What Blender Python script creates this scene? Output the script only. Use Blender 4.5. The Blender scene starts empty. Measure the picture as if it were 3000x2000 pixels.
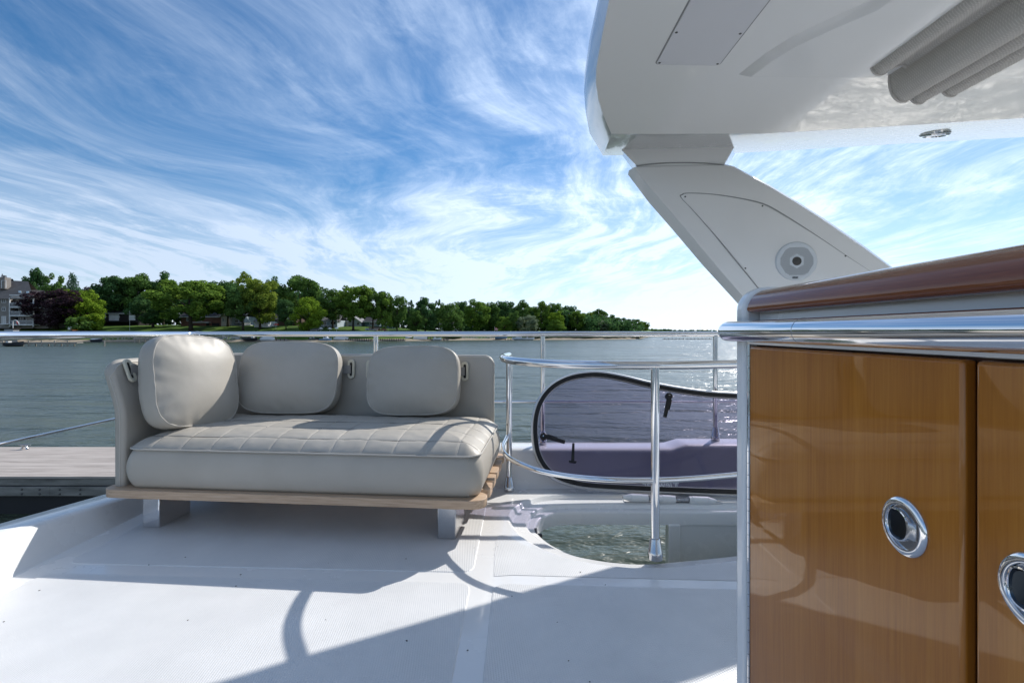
import bpy, bmesh, math, random
import numpy as np
from mathutils import Vector, Matrix, noise
from mathutils.geometry import tessellate_polygon

scene = bpy.context.scene
R = math.radians

# ------------------------------------------------------------------ camera
F = 1417.0          # focal length in photograph pixels (3000 wide)
HZ = 972.0          # horizon row of the photograph
CAMZ = 1.0          # camera height above the flybridge deck
cam_d = bpy.data.cameras.new('camera')
cam_d.sensor_width = 36.0
cam_d.lens = 36.0 * F / 3000.0
cam_d.shift_y = -(1000.0 - HZ) / 3000.0
cam_d.clip_start = 0.02
cam_d.clip_end = 12000
cam = bpy.data.objects.new('camera', cam_d)
scene.collection.objects.link(cam)
cam.location = (0, 0, CAMZ)
cam.rotation_euler = (R(90), 0, 0)
scene.camera = cam

# ------------------------------------------------------------------ sky
SUN_DIR = Vector((0.87, 1.02, 1.0)).normalized()     # towards the sun
SUN_EL = math.asin(SUN_DIR.z)
SUN_AZ = math.atan2(SUN_DIR.x, SUN_DIR.y)
world = bpy.data.worlds.new('World')
scene.world = world
world.use_nodes = True
wn = world.node_tree.nodes
wl = world.node_tree.links
wn.clear()


def wnode(t, **kw):
    n = wn.new(t)
    for k, v in kw.items():
        setattr(n, k, v)
    return n


def wmath(op, a, b=None, c=None, clamp=False):
    n = wnode('ShaderNodeMath', operation=op, use_clamp=clamp)
    for i, x in enumerate((a, b, c)):
        if x is None:
            continue
        if isinstance(x, (int, float)):
            n.inputs[i].default_value = x
        else:
            wl.new(x, n.inputs[i])
    return n.outputs[0]


def wramp(x, lo, hi, lo2=0.0, hi2=1.0):
    n = wnode('ShaderNodeMapRange', interpolation_type='SMOOTHSTEP')
    wl.new(x, n.inputs[0])
    n.inputs[1].default_value = lo
    n.inputs[2].default_value = hi
    n.inputs[3].default_value = lo2
    n.inputs[4].default_value = hi2
    return n.outputs[0]


sky = wnode('ShaderNodeTexSky', sky_type='NISHITA', sun_disc=False)
sky.sun_elevation = SUN_EL
sky.sun_rotation = SUN_AZ
sky.altitude = 200
sky.air_density = 1.0
sky.dust_density = 0.15
sky.ozone_density = 3.0
tc = wnode('ShaderNodeTexCoord')
sep = wnode('ShaderNodeSeparateXYZ')
wl.new(tc.outputs['Generated'], sep.inputs[0])
zc = wmath('ADD', wmath('MAXIMUM', sep.outputs[2], 0.0), 0.10)
px = wmath('DIVIDE', sep.outputs[0], zc)
py = wmath('DIVIDE', sep.outputs[1], zc)
plane = wnode('ShaderNodeCombineXYZ')
wl.new(px, plane.inputs[0])
wl.new(py, plane.inputs[1])


def wnoise(vec, scale, detail, rough, rot=0.0, sc=(1, 1, 1), loc=(0, 0, 0), dist=0.0):
    m = wnode('ShaderNodeMapping')
    m.inputs['Location'].default_value = loc
    m.inputs['Rotation'].default_value = (0, 0, rot)
    m.inputs['Scale'].default_value = sc
    wl.new(vec, m.inputs[0])
    n = wnode('ShaderNodeTexNoise')
    n.inputs['Scale'].default_value = scale
    n.inputs['Detail'].default_value = detail
    n.inputs['Roughness'].default_value = rough
    n.inputs['Distortion'].default_value = dist
    wl.new(m.outputs[0], n.inputs['Vector'])
    return n


# large swirls bend the wind field that combs the cirrus
def warp(vec, scale, amount, loc):
    wa = wnoise(vec, scale, 1.5, 0.5, loc=loc)
    wsub = wnode('ShaderNodeVectorMath', operation='SUBTRACT')
    wl.new(wa.outputs['Color'], wsub.inputs[0])
    wsub.inputs[1].default_value = (0.5, 0.5, 0.5)
    wsc = wnode('ShaderNodeVectorMath', operation='SCALE')
    wl.new(wsub.outputs[0], wsc.inputs[0])
    wsc.inputs['Scale'].default_value = amount
    wadd = wnode('ShaderNodeVectorMath', operation='ADD')
    wl.new(vec, wadd.inputs[0])
    wl.new(wsc.outputs[0], wadd.inputs[1])
    return wadd.outputs[0]


warped = warp(plane.outputs[0], 0.38, 2.2, (5.7, 6.4, 0))
warped2 = warp(warped, 2.4, 0.16, (0.3, 4.1, 0))
n_cov = wnoise(warped, 0.55, 5, 0.55, rot=R(16), sc=(1.0, 0.60, 1), loc=(5.7, 6.4, 0))
n_str = wnoise(warped2, 2.6, 10, 0.66, rot=R(16), sc=(1.5, 0.26, 1), loc=(2.0, 5.0, 0))
n_fib = wnoise(warped2, 9.0, 8, 0.70, rot=R(20), sc=(1.6, 0.20, 1), loc=(5.0, 1.0, 0))
n_puf = wnoise(warped2, 4.2, 9, 0.68, loc=(7.0, 2.0, 0), dist=0.25)
cov = wramp(n_cov.outputs[0], 0.36, 0.64)
strk = wramp(n_str.outputs[0], 0.36, 0.70)
fib = wramp(n_fib.outputs[0], 0.30, 0.75)
puff = wramp(n_puf.outputs[0], 0.44, 0.74)
body = wmath('ADD', wmath('MULTIPLY', strk, 0.62), wmath('MULTIPLY', puff, 0.30))
body = wmath('MULTIPLY', body, wmath('ADD', wmath('MULTIPLY', fib, 0.55), 0.62))
cl = wmath('MULTIPLY', wmath('ADD', wmath('MULTIPLY', cov, 0.88), 0.40), body)
cl = wmath('ADD', cl, wmath('ADD', wmath('MULTIPLY', cov, 0.22), 0.05))
# the layer thickens along the line of sight towards the horizon
thick = wramp(sep.outputs[2], 0.0, 0.30, 0.76, 0.0)
cl = wmath('ADD', cl, wmath('MULTIPLY', thick, wramp(n_str.outputs[0], 0.34, 0.60, 0.58, 1.0)))
cl = wmath('MINIMUM', cl, 0.88)
hs = wnode('ShaderNodeHueSaturation')
hs.inputs['Saturation'].default_value = 1.36
hs.inputs['Value'].default_value = 1.04
wl.new(sky.outputs[0], hs.inputs['Color'])
mix = wnode('ShaderNodeMix', data_type='RGBA')
wl.new(cl, mix.inputs['Factor'])
wl.new(hs.outputs[0], mix.inputs['A'])
# thin cloud glows with sunlight, brighter towards the sun's side of the sky
dot = wnode('ShaderNodeVectorMath', operation='DOT_PRODUCT')
wl.new(tc.outputs['Generated'], dot.inputs[0])
dot.inputs[1].default_value = SUN_DIR
glow = wramp(dot.outputs['Value'], 0.2, 1.0, 1.0, 1.5)
ccol = wnode('ShaderNodeVectorMath', operation='SCALE')
ccol.inputs[0].default_value = (6.3, 7.4, 9.1)
wl.new(glow, ccol.inputs['Scale'])
wl.new(ccol.outputs[0], mix.inputs['B'])
bg = wnode('ShaderNodeBackground')
bg.inputs['Strength'].default_value = 0.106
wl.new(mix.outputs['Result'], bg.inputs['Color'])
wout = wnode('ShaderNodeOutputWorld')
wl.new(bg.outputs[0], wout.inputs[0])

# ------------------------------------------------------------------ sun and exposure
sun_d = bpy.data.lights.new('sun', 'SUN')
sun_d.energy = 4.8
sun_d.angle = R(0.55)
sun_d.color = (1.0, 0.955, 0.89)
sun = bpy.data.objects.new('sun', sun_d)
scene.collection.objects.link(sun)
sun.location = (20, 24, 24)
sun.rotation_euler = SUN_DIR.to_track_quat('Z', 'Y').to_euler()
scene.view_settings.view_transform = 'Standard'
scene.view_settings.look = 'None'
scene.view_settings.gamma = 1.0
scene.view_settings.use_curve_mapping = False
scene.view_settings.exposure = 0.08
scene.render.engine = 'CYCLES'
scene.cycles.use_denoising = True
scene.cycles.max_bounces = 10
scene.cycles.transparent_max_bounces = 12
scene.cycles.caustics_reflective = False
scene.cycles.caustics_refractive = False
scene.cycles.sample_clamp_indirect = 6.0

# ------------------------------------------------------------------ helpers
COL = scene.collection
WM = {}             # world matrix of every parent, so parts may be built in world space


def P(u, v, Y):
    """a point seen at photograph pixel (u, v), Y metres in front of the camera"""
    return Vector(((u - 1500.0) / F * Y, Y, CAMZ - (v - HZ) / F * Y))


def D(u, v, z=0.0):
    """the point of a horizontal plane at height z seen at pixel (u, v)"""
    Y = (CAMZ - z) * F / (v - HZ)
    return Vector(((u - 1500.0) / F * Y, Y, z))


def tag(o, label=None, cat=None, group=None, kind=None):
    if label:
        o['label'] = label
    if cat:
        o['category'] = cat
    if group:
        o['group'] = group
    if kind:
        o['kind'] = kind
    return o


def thing(name, label, cat, loc=(0, 0, 0), rz=0.0, group=None):
    o = bpy.data.objects.new(name, None)
    o.empty_display_size = 0.1
    COL.objects.link(o)
    o.location = loc
    o.rotation_euler = (0, 0, rz)
    WM[o.name] = Matrix.Translation(Vector(loc)) @ Matrix.Rotation(rz, 4, 'Z')
    return tag(o, label, cat, group)


class MB:
    """collects faces and links them as one mesh object"""

    def __init__(s):
        s.v = []
        s.f = []

    def add(s, verts, faces):
        n = len(s.v)
        s.v += [tuple(p) for p in verts]
        s.f += [tuple(i + n for i in f) for f in faces]
        return s

    def box(s, x0, x1, y0, y1, z0, z1, M=None):
        vs = [Vector((x, y, z)) for z in (z0, z1) for y in (y0, y1) for x in (x0, x1)]
        if M is not None:
            vs = [M @ p for p in vs]
        return s.add(vs, [(0, 2, 3, 1), (4, 5, 7, 6), (0, 1, 5, 4), (2, 6, 7, 3), (0, 4, 6, 2), (1, 3, 7, 5)])

    def rings(s, rings, closed=True, cap0=False, cap1=False):
        n = len(rings[0])
        vs = [p for r in rings for p in r]
        fs = []
        for i in range(len(rings) - 1):
            for j in range(n if closed else n - 1):
                k = (j + 1) % n
                fs.append((i * n + j, i * n + k, (i + 1) * n + k, (i + 1) * n + j))
        if cap0:
            fs.append(tuple(range(n - 1, -1, -1)))
        if cap1:
            fs.append(tuple(range((len(rings) - 1) * n, len(rings) * n)))
        return s.add(vs, fs)

    def tube(s, path, r, seg=12, caps=True, closed=False, flat=None):
        path = [Vector(p) for p in path]
        n = len(path)
        rr = r if isinstance(r, (list, tuple)) else [r] * n
        tang = []
        for i in range(n):
            if closed:
                t = path[(i + 1) % n] - path[i - 1]
            else:
                t = path[min(i + 1, n - 1)] - path[max(i - 1, 0)]
            tang.append(t.normalized() if t.length > 1e-9 else Vector((0, 0, 1)))
        up = Vector((0, 0, 1)) if abs(tang[0].z) < 0.9 else Vector((0, 1, 0))
        nrm = (up - tang[0] * up.dot(tang[0])).normalized()
        rings = []
        for i in range(n):
            nrm = nrm - tang[i] * nrm.dot(tang[i])
            if nrm.length < 1e-6:
                nrm = tang[i].orthogonal()
            nrm.normalize()
            b = tang[i].cross(nrm)
            rings.append([path[i] + (nrm * math.cos(2 * math.pi * k / seg) + b * math.sin(2 * math.pi * k / seg)) * rr[i] for k in range(seg)])
        if closed:
            rings.append(rings[0])
            return s.rings(rings)
        return s.rings(rings, True, caps, caps)

    def cyl(s, a, b, r0, r1=None, seg=16, caps=True):
        return s.tube([a, b], [r0, r0 if r1 is None else r1], seg, caps)

    def lathe(s, prof, M, seg=32, cap0=False, cap1=False):
        """prof: (radius, height) pairs round the local Z of M"""
        rs = [[M @ Vector((r * math.cos(2 * math.pi * k / seg), r * math.sin(2 * math.pi * k / seg), h)) for k in range(seg)] for r, h in prof]
        return s.rings(rs, True, cap0, cap1)

    def poly(s, outer, holes=()):
        loops = [[Vector(p) for p in outer]] + [[Vector(p) for p in h] for h in holes]
        flat = [p for l in loops for p in l]
        return s.add(flat, tessellate_polygon(loops))

    def prism(s, outline, a, b, M=None):
        """outline: 2D points; extruded from height a to b along Z of M"""
        n = len(outline)
        r0 = [Vector((x, y, a)) for x, y in outline]
        r1 = [Vector((x, y, b)) for x, y in outline]
        if M is not None:
            r0 = [M @ p for p in r0]
            r1 = [M @ p for p in r1]
        s.rings([r0, r1])
        t = tessellate_polygon([[Vector((x, y, 0)) for x, y in outline]])
        s.add(r0, [tuple(reversed(f)) for f in t])
        return s.add(r1, t)

    def build(s, name, mat, parent=None, smooth=True, bevel=0.0, world=True, angle=35, fixn=True, seg=2):
        vs = s.v
        if parent is not None and world:
            inv = WM[parent.name].inverted()
            vs = [tuple(inv @ Vector(p)) for p in vs]
        me = bpy.data.meshes.new(name)
        me.from_pydata(vs, [], s.f)
        if fixn:
            bm = bmesh.new()
            bm.from_mesh(me)
            bmesh.ops.remove_doubles(bm, verts=bm.verts, dist=1e-6)
            bmesh.ops.recalc_face_normals(bm, faces=bm.faces)
            bm.to_mesh(me)
            bm.free()
        if mat is not None:
            me.materials.append(mat)
        o = bpy.data.objects.new(name, me)
        COL.objects.link(o)
        if parent is not None:
            o.parent = parent
            WM[o.name] = WM[parent.name]
        else:
            WM[o.name] = Matrix.Identity(4)
        if smooth:
            me.polygons.foreach_set('use_smooth', [True] * len(me.polygons))
            me.set_sharp_from_angle(angle=R(angle))
        if bevel:
            b = o.modifiers.new('bevel', 'BEVEL')
            b.width = bevel
            b.segments = seg
            b.limit_method = 'ANGLE'
            b.angle_limit = R(40)
            b.harden_normals = False
        return o


def crom(pts, n=8, closed=False):
    pts = [Vector(p) for p in pts]
    out = []
    m = len(pts)
    for i in range(m if closed else m - 1):
        if closed:
            p0, p1, p2, p3 = pts[i - 1], pts[i], pts[(i + 1) % m], pts[(i + 2) % m]
        else:
            p0, p1, p2, p3 = pts[max(i - 1, 0)], pts[i], pts[i + 1], pts[min(i + 2, m - 1)]
        for k in range(n):
            t = k / n
            out.append(0.5 * ((2 * p1) + (p2 - p0) * t + (2 * p0 - 5 * p1 + 4 * p2 - p3) * t * t + (3 * p1 - p0 - 3 * p2 + p3) * t ** 3))
    if not closed:
        out.append(pts[-1])
    return out


def rrect(x0, x1, y0, y1, r, seg=6):
    out = []
    for cx, cy, a0 in ((x1 - r, y1 - r, 0), (x0 + r, y1 - r, 90), (x0 + r, y0 + r, 180), (x1 - r, y0 + r, 270)):
        for k in range(seg + 1):
            a = R(a0 + 90 * k / seg)
            out.append((cx + r * math.cos(a), cy + r * math.sin(a)))
    return out


def copy_tree(o, parent=None):
    c = o.copy()
    COL.objects.link(c)
    c.parent = parent
    for ch in list(o.children):
        copy_tree(ch, c)
    return c


# ------------------------------------------------------------------ materials
MATS = {}


def mat(name, col=(0.8, 0.8, 0.8), rough=0.5, metal=0.0, coat=0.0, spec=0.5, ior=1.45):
    m = bpy.data.materials.new(name)
    m.use_nodes = True
    b = m.node_tree.nodes['Principled BSDF']
    b.inputs['Base Color'].default_value = (*col, 1)
    b.inputs['Roughness'].default_value = rough
    b.inputs['Metallic'].default_value = metal
    b.inputs['Coat Weight'].default_value = coat
    b.inputs['Coat Roughness'].default_value = 0.03
    b.inputs['Specular IOR Level'].default_value = spec
    b.inputs['IOR'].default_value = ior
    MATS[name] = m
    return m


def nodes(m):
    nt = m.node_tree
    return nt.nodes, nt.links, nt.nodes['Principled BSDF']


def n_noise(m, scale, detail=4, rough=0.55, coord='Object', sc=(1, 1, 1), rot=(0, 0, 0), dist=0.0):
    N, L, b = nodes(m)
    t = N.new('ShaderNodeTexCoord')
    mp = N.new('ShaderNodeMapping')
    mp.inputs['Scale'].default_value = sc
    mp.inputs['Rotation'].default_value = rot
    L.new(t.outputs[coord], mp.inputs[0])
    n = N.new('ShaderNodeTexNoise')
    n.inputs['Scale'].default_value = scale
    n.inputs['Detail'].default_value = detail
    n.inputs['Roughness'].default_value = rough
    n.inputs['Distortion'].default_value = dist
    L.new(mp.outputs[0], n.inputs['Vector'])
    return n


def n_ramp(m, src, stops):
    N, L, b = nodes(m)
    r = N.new('ShaderNodeValToRGB')
    e = r.color_ramp.elements
    while len(e) < len(stops):
        e.new(0.5)
    for i, (p, c) in enumerate(stops):
        e[i].position = p
        e[i].color = (*c, 1)
    L.new(src, r.inputs[0])
    return r


def n_bump(m, src, strength, dist=0.01, prev=None):
    N, L, b = nodes(m)
    bp = N.new('ShaderNodeBump')
    bp.inputs['Strength'].default_value = strength
    bp.inputs['Distance'].default_value = dist
    L.new(src, bp.inputs['Height'])
    if prev is not None:
        L.new(prev.outputs[0], bp.inputs['Normal'])
    L.new(bp.outputs[0], b.inputs['Normal'])
    return bp


def vary(m, stops, scale, detail=4, sc=(1, 1, 1), bump=0.0, bdist=0.01, rough=0.55, coord='Object', rot=(0, 0, 0), dist=0.0):
    """base colour from a noise ramp, optional fine relief from the same noise"""
    N, L, b = nodes(m)
    n = n_noise(m, scale, detail, rough, coord, sc, rot, dist)
    r = n_ramp(m, n.outputs['Fac'], stops)
    L.new(r.outputs[0], b.inputs['Base Color'])
    if bump:
        n_bump(m, n.outputs['Fac'], bump, bdist)
    return m


# white gelcoat with faint scuffs in the gloss
gel = mat('gelcoat', (0.80, 0.80, 0.79), 0.22, coat=0.35)
_n = n_noise(gel, 3.0, 6, 0.6)
_r = n_ramp(gel, _n.outputs['Fac'], [(0.35, (0.16, 0.16, 0.16)), (0.7, (0.34, 0.34, 0.34))])
gel.node_tree.links.new(_r.outputs[0], nodes(gel)[2].inputs['Roughness'])
_n2 = n_noise(gel, 1.1, 3, 0.5)
_r2 = n_ramp(gel, _n2.outputs['Fac'], [(0.3, (0.77, 0.77, 0.765)), (0.7, (0.82, 0.82, 0.81))])
gel.node_tree.links.new(_r2.outputs[0], nodes(gel)[2].inputs['Base Color'])
gel_roof = mat('gelcoat_roof', (0.83, 0.825, 0.815), 0.16, coat=0.5)
_n = n_noise(gel_roof, 1.6, 3, 0.5)
n_bump(gel_roof, _n.outputs['Fac'], 0.02, 0.05)
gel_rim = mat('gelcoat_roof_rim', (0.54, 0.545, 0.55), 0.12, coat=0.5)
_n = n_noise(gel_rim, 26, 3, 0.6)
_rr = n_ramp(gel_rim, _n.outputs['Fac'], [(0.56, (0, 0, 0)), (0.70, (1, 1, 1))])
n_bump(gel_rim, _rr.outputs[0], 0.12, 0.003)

# moulded non-skid: a fine diamond knurl
nonskid = mat('nonskid_gelcoat', (0.74, 0.745, 0.74), 0.42)
N, L, b = nodes(nonskid)
t = N.new('ShaderNodeTexCoord')
mp = N.new('ShaderNodeMapping')
mp.inputs['Rotation'].default_value = (0, 0, R(28))
L.new(t.outputs['Object'], mp.inputs[0])
sx = N.new('ShaderNodeSeparateXYZ')
L.new(mp.outputs[0], sx.inputs[0])


def m_math(m, op, a, bb=None):
    N, L, _ = nodes(m)
    n = N.new('ShaderNodeMath')
    n.operation = op
    for i, x in enumerate((a, bb)):
        if x is None:
            continue
        if isinstance(x, (int, float)):
            n.inputs[i].default_value = x
        else:
            L.new(x, n.inputs[i])
    return n.outputs[0]


_a = m_math(nonskid, 'SINE', m_math(nonskid, 'MULTIPLY', sx.outputs[0], 2 * math.pi / 0.0092))
_b = m_math(nonskid, 'SINE', m_math(nonskid, 'MULTIPLY', sx.outputs[1], 2 * math.pi / 0.0135))
_c = m_math(nonskid, 'MULTIPLY', _a, _b)
n_bump(nonskid, _c, 0.32, 0.0018)
_nn = n_noise(nonskid, 2.2, 5, 0.6)
_pat = m_math(nonskid, 'ADD', m_math(nonskid, 'MULTIPLY', _c, 0.06), _nn.outputs['Fac'])
_rp = n_ramp(nonskid, _pat, [(0.30, (0.64, 0.645, 0.645)), (0.72, (0.77, 0.77, 0.765))])
L.new(_rp.outputs[0], b.inputs['Base Color'])

chrome = mat('polished_steel', (0.78, 0.78, 0.79), 0.045, metal=1.0)
_n = n_noise(chrome, 5, 4)
_r = n_ramp(chrome, _n.outputs['Fac'], [(0.35, (0.03, 0.03, 0.03)), (0.75, (0.10, 0.10, 0.10))])
chrome.node_tree.links.new(_r.outputs[0], nodes(chrome)[2].inputs['Roughness'])
steel_cast = mat('cast_steel', (0.55, 0.55, 0.56), 0.16, metal=1.0)
steel_brush = mat('brushed_steel', (0.50, 0.50, 0.51), 0.24, metal=1.0)
screw_m = mat('screw_dark', (0.10, 0.10, 0.10), 0.35, metal=0.7)
black = mat('black_plastic', (0.012, 0.012, 0.013), 0.35)
rubber = mat('black_gasket', (0.010, 0.011, 0.013), 0.28)
alu = mat('grey_aluminium', (0.62, 0.62, 0.64), 0.3, metal=1.0)
white_pl = mat('white_plastic', (0.78, 0.78, 0.77), 0.35)
pale_pl = mat('pale_bezel_plastic', (0.68, 0.72, 0.76), 0.4)

# vinyl leather with pores
def leather(name, c0, c1):
    m = mat(name, c0, 0.46, spec=0.4)
    n = n_noise(m, 3.0, 4, 0.55)
    r = n_ramp(m, n.outputs['Fac'], [(0.3, c0), (0.7, c1)])
    m.node_tree.links.new(r.outputs[0], nodes(m)[2].inputs['Base Color'])
    n2 = n_noise(m, 420, 2, 0.5)
    bp = n_bump(m, n2.outputs['Fac'], 0.12, 0.002)
    n3 = n_noise(m, 9, 3, 0.5)
    n_bump(m, n3.outputs['Fac'], 0.10, 0.02, bp)
    return m


leather_m = leather('grey_vinyl', (0.40, 0.37, 0.32), (0.455, 0.425, 0.375))
piping_m = leather('pale_piping', (0.48, 0.45, 0.40), (0.53, 0.50, 0.45))
slot_m = mat('cream_plastic', (0.60, 0.57, 0.46), 0.4)
strap_m = mat('grey_strap', (0.27, 0.265, 0.255), 0.6)

teak = mat('weathered_teak', (0.5, 0.35, 0.23), 0.55)
vary(teak, [(0.25, (0.36, 0.235, 0.15)), (0.5, (0.52, 0.37, 0.25)), (0.8, (0.62, 0.47, 0.34))], 14, 6, (0.5, 9, 9), 0.2, 0.003)


def varnish(name, stops, sc, rough):
    m = mat(name, (0.3, 0.13, 0.04), rough, coat=0.85, spec=0.08)
    n = n_noise(m, 42, 8, 0.62, 'Object', sc, dist=0.25)
    n2 = n_noise(m, 3.4, 4, 0.55, 'Object', sc, dist=0.6)
    s = m_math(m, 'ADD', m_math(m, 'MULTIPLY', n.outputs['Fac'], 0.5), m_math(m, 'MULTIPLY', n2.outputs['Fac'], 0.5))
    r = n_ramp(m, s, stops)
    m.node_tree.links.new(r.outputs[0], nodes(m)[2].inputs['Base Color'])
    nodes(m)[2].inputs['Coat Roughness'].default_value = 0.015
    return m


door_wood = varnish('varnished_door_veneer', [(0.25, (0.31, 0.100, 0.013)), (0.5, (0.45, 0.162, 0.022)), (0.76, (0.57, 0.230, 0.038))], (6, 6, 0.22), 0.30)
trim_wood = varnish('varnished_trim_timber', [(0.30, (0.17, 0.048, 0.018)), (0.55, (0.26, 0.082, 0.030)), (0.8, (0.34, 0.125, 0.05))], (7, 0.30, 7), 0.25)

# tinted acrylic: coloured light passes, the face reflects by angle
tint = bpy.data.materials.new('tinted_acrylic')
tint.use_nodes = True
N = tint.node_tree.nodes
L = tint.node_tree.links
N.clear()
o_ = N.new('ShaderNodeOutputMaterial')
mx = N.new('ShaderNodeMixShader')
tr = N.new('ShaderNodeBsdfTransparent')
tr.inputs[0].default_value = (0.52, 0.485, 0.62, 1)
gl = N.new('ShaderNodeBsdfGlossy')
gl.inputs['Roughness'].default_value = 0.03
gl.inputs['Color'].default_value = (0.9, 0.9, 0.95, 1)
fr = N.new('ShaderNodeFresnel')
fr.inputs[0].default_value = 1.45
L.new(fr.outputs[0], mx.inputs[0])
L.new(tr.outputs[0], mx.inputs[1])
L.new(gl.outputs[0], mx.inputs[2])
L.new(mx.outputs[0], o_.inputs[0])

fabric = mat('beige_mesh_canvas', (0.47, 0.445, 0.415), 0.85, spec=0.2)
N, L, b = nodes(fabric)
t = N.new('ShaderNodeTexCoord')
sx = N.new('ShaderNodeSeparateXYZ')
L.new(t.outputs['Object'], sx.inputs[0])
_a = m_math(fabric, 'SINE', m_math(fabric, 'MULTIPLY', m_math(fabric, 'ADD', sx.outputs[0], m_math(fabric, 'MULTIPLY', sx.outputs[2], 0.8)), 2 * math.pi / 0.010))
_b = m_math(fabric, 'SINE', m_math(fabric, 'MULTIPLY', sx.outputs[1], 2 * math.pi / 0.010))
_c = m_math(fabric, 'MULTIPLY', _a, _b)
_r = n_ramp(fabric, _c, [(0.0, (0.50, 0.475, 0.445)), (0.6, (0.60, 0.575, 0.54))])
L.new(_r.outputs[0], b.inputs['Base Color'])
n_bump(fabric, _c, 0.4, 0.002)
fab_edge = mat('canvas_edge_tape', (0.56, 0.53, 0.50), 0.7)

# water
water_m = mat('lake_water', (0.056, 0.070, 0.044), 0.26, ior=1.45, spec=0.5)
N, L, b = nodes(water_m)
w1 = n_noise(water_m, 1.1, 4, 0.62, 'Object', (0.55, 1.0, 1), (0, 0, R(18)), 0.4)
w2 = n_noise(water_m, 4.2, 3, 0.55, 'Object', (0.6, 1.0, 1), (0, 0, R(-12)))
w3 = n_noise(water_m, 0.22, 3, 0.55, 'Object', (0.4, 1.0, 1), (0, 0, R(10)))
w4 = n_noise(water_m, 0.035, 3, 0.5, 'Object', (0.35, 1.0, 1), (0, 0, R(8)))
gust = n_ramp(water_m, w4.outputs['Fac'], [(0.35, (0.35, 0.35, 0.35)), (0.62, (1, 1, 1))])
_h = m_math(water_m, 'MULTIPLY', w1.outputs['Fac'], gust.outputs[0])
bp1 = n_bump(water_m, _h, 1.0, 0.36)
bp2 = n_bump(water_m, w2.outputs['Fac'], 0.7, 0.06, bp1)
bp3 = n_bump(water_m, w3.outputs['Fac'], 0.8, 1.5, bp2)

# land
grass_m = mat('mown_lawn', (0.06, 0.11, 0.02), 0.9, spec=0.1)
vary(grass_m, [(0.3, (0.045, 0.085, 0.016)), (0.7, (0.10, 0.17, 0.03))], 0.25, 5)
sand_m = mat('beach_sand', (0.33, 0.27, 0.19), 0.95, spec=0.1)
vary(sand_m, [(0.3, (0.26, 0.21, 0.15)), (0.7, (0.42, 0.35, 0.26))], 0.8, 6)
rock_m = mat('grey_rock', (0.3, 0.29, 0.27), 0.9)
vary(rock_m, [(0.3, (0.18, 0.175, 0.165)), (0.7, (0.42, 0.41, 0.39))], 0.7, 5)
bark_m = mat('bark', (0.06, 0.048, 0.036), 0.95, spec=0.1)
vary(bark_m, [(0.3, (0.035, 0.028, 0.022)), (0.7, (0.10, 0.08, 0.06))], 3, 5, (3, 3, 0.6))


def leaf(name, c0, c1):
    m = bpy.data.materials.new(name)
    m.use_nodes = True
    N = m.node_tree.nodes
    L = m.node_tree.links
    N.clear()
    o = N.new('ShaderNodeOutputMaterial')
    mx = N.new('ShaderNodeMixShader')
    mx.inputs[0].default_value = 0.42
    d = N.new('ShaderNodeBsdfDiffuse')
    tl = N.new('ShaderNodeBsdfTranslucent')
    g = N.new('ShaderNodeNewGeometry')
    t = N.new('ShaderNodeTexCoord')
    ns = N.new('ShaderNodeTexNoise')
    ns.inputs['Scale'].default_value = 5.0
    ns.inputs['Detail'].default_value = 2
    L.new(t.outputs['Object'], ns.inputs['Vector'])
    ad = N.new('ShaderNodeMath')
    ad.operation = 'ADD'
    mu = N.new('ShaderNodeMath')
    mu.operation = 'MULTIPLY'
    mu.inputs[1].default_value = 0.45
    L.new(g.outputs['Random Per Island'], mu.inputs[0])
    L.new(mu.outputs[0], ad.inputs[0])
    L.new(ns.outputs['Fac'], ad.inputs[1])
    r = N.new('ShaderNodeValToRGB')
    r.color_ramp.elements[0].position = 0.40
    r.color_ramp.elements[0].color = (*c0, 1)
    r.color_ramp.elements[1].position = 1.0
    r.color_ramp.elements[1].color = (*c1, 1)
    L.new(ad.outputs[0], r.inputs[0])
    L.new(r.outputs[0], d.inputs[0])
    L.new(r.outputs[0], tl.inputs[0])
    L.new(d.outputs[0], mx.inputs[1])
    L.new(tl.outputs[0], mx.inputs[2])
    L.new(mx.outputs[0], o.inputs[0])
    return m


LEAF = {
    'oak': leaf('leaves_oak_green', (0.069, 0.136, 0.036), (0.171, 0.286, 0.069)),
    'dark': leaf('leaves_dark_green', (0.046, 0.103, 0.041), (0.113, 0.217, 0.072)),
    'bright': leaf('leaves_bright_green', (0.095, 0.179, 0.030), (0.222, 0.340, 0.060)),
    'lime': leaf('leaves_lime_green', (0.122, 0.207, 0.022), (0.268, 0.390, 0.043)),
    'yellow': leaf('leaves_yellow_green', (0.119, 0.187, 0.030), (0.289, 0.358, 0.060)),
    'copper': leaf('leaves_copper_purple', (0.024, 0.015, 0.020), (0.084, 0.052, 0.064)),
    'silver': leaf('leaves_silver_green', (0.132, 0.180, 0.105), (0.302, 0.360, 0.227)),
    'spruce': leaf('needles_blue_green', (0.046, 0.101, 0.069), (0.136, 0.228, 0.136)),
}


def text_mesh(name, body, size, mtl, parent, M, align='CENTER'):
    """lettering turned into a real mesh"""
    c = bpy.data.curves.new(name, 'FONT')
    c.body = body
    c.size = size
    c.align_x = align
    c.align_y = 'CENTER'
    c.extrude = 0.0002
    tmp = bpy.data.objects.new(name + '_source', c)
    COL.objects.link(tmp)
    bpy.context.view_layer.update()
    dg = bpy.context.evaluated_depsgraph_get()
    me = bpy.data.meshes.new_from_object(tmp.evaluated_get(dg))
    bpy.data.objects.remove(tmp)
    me.materials.clear()
    me.materials.append(mtl)
    me.transform(WM[parent.name].inverted() @ M)
    o = bpy.data.objects.new(name, me)
    COL.objects.link(o)
    o.parent = parent
    return o

# ================================================================== the flybridge deck
WZ = CAMZ - 3.3        # water level


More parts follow.
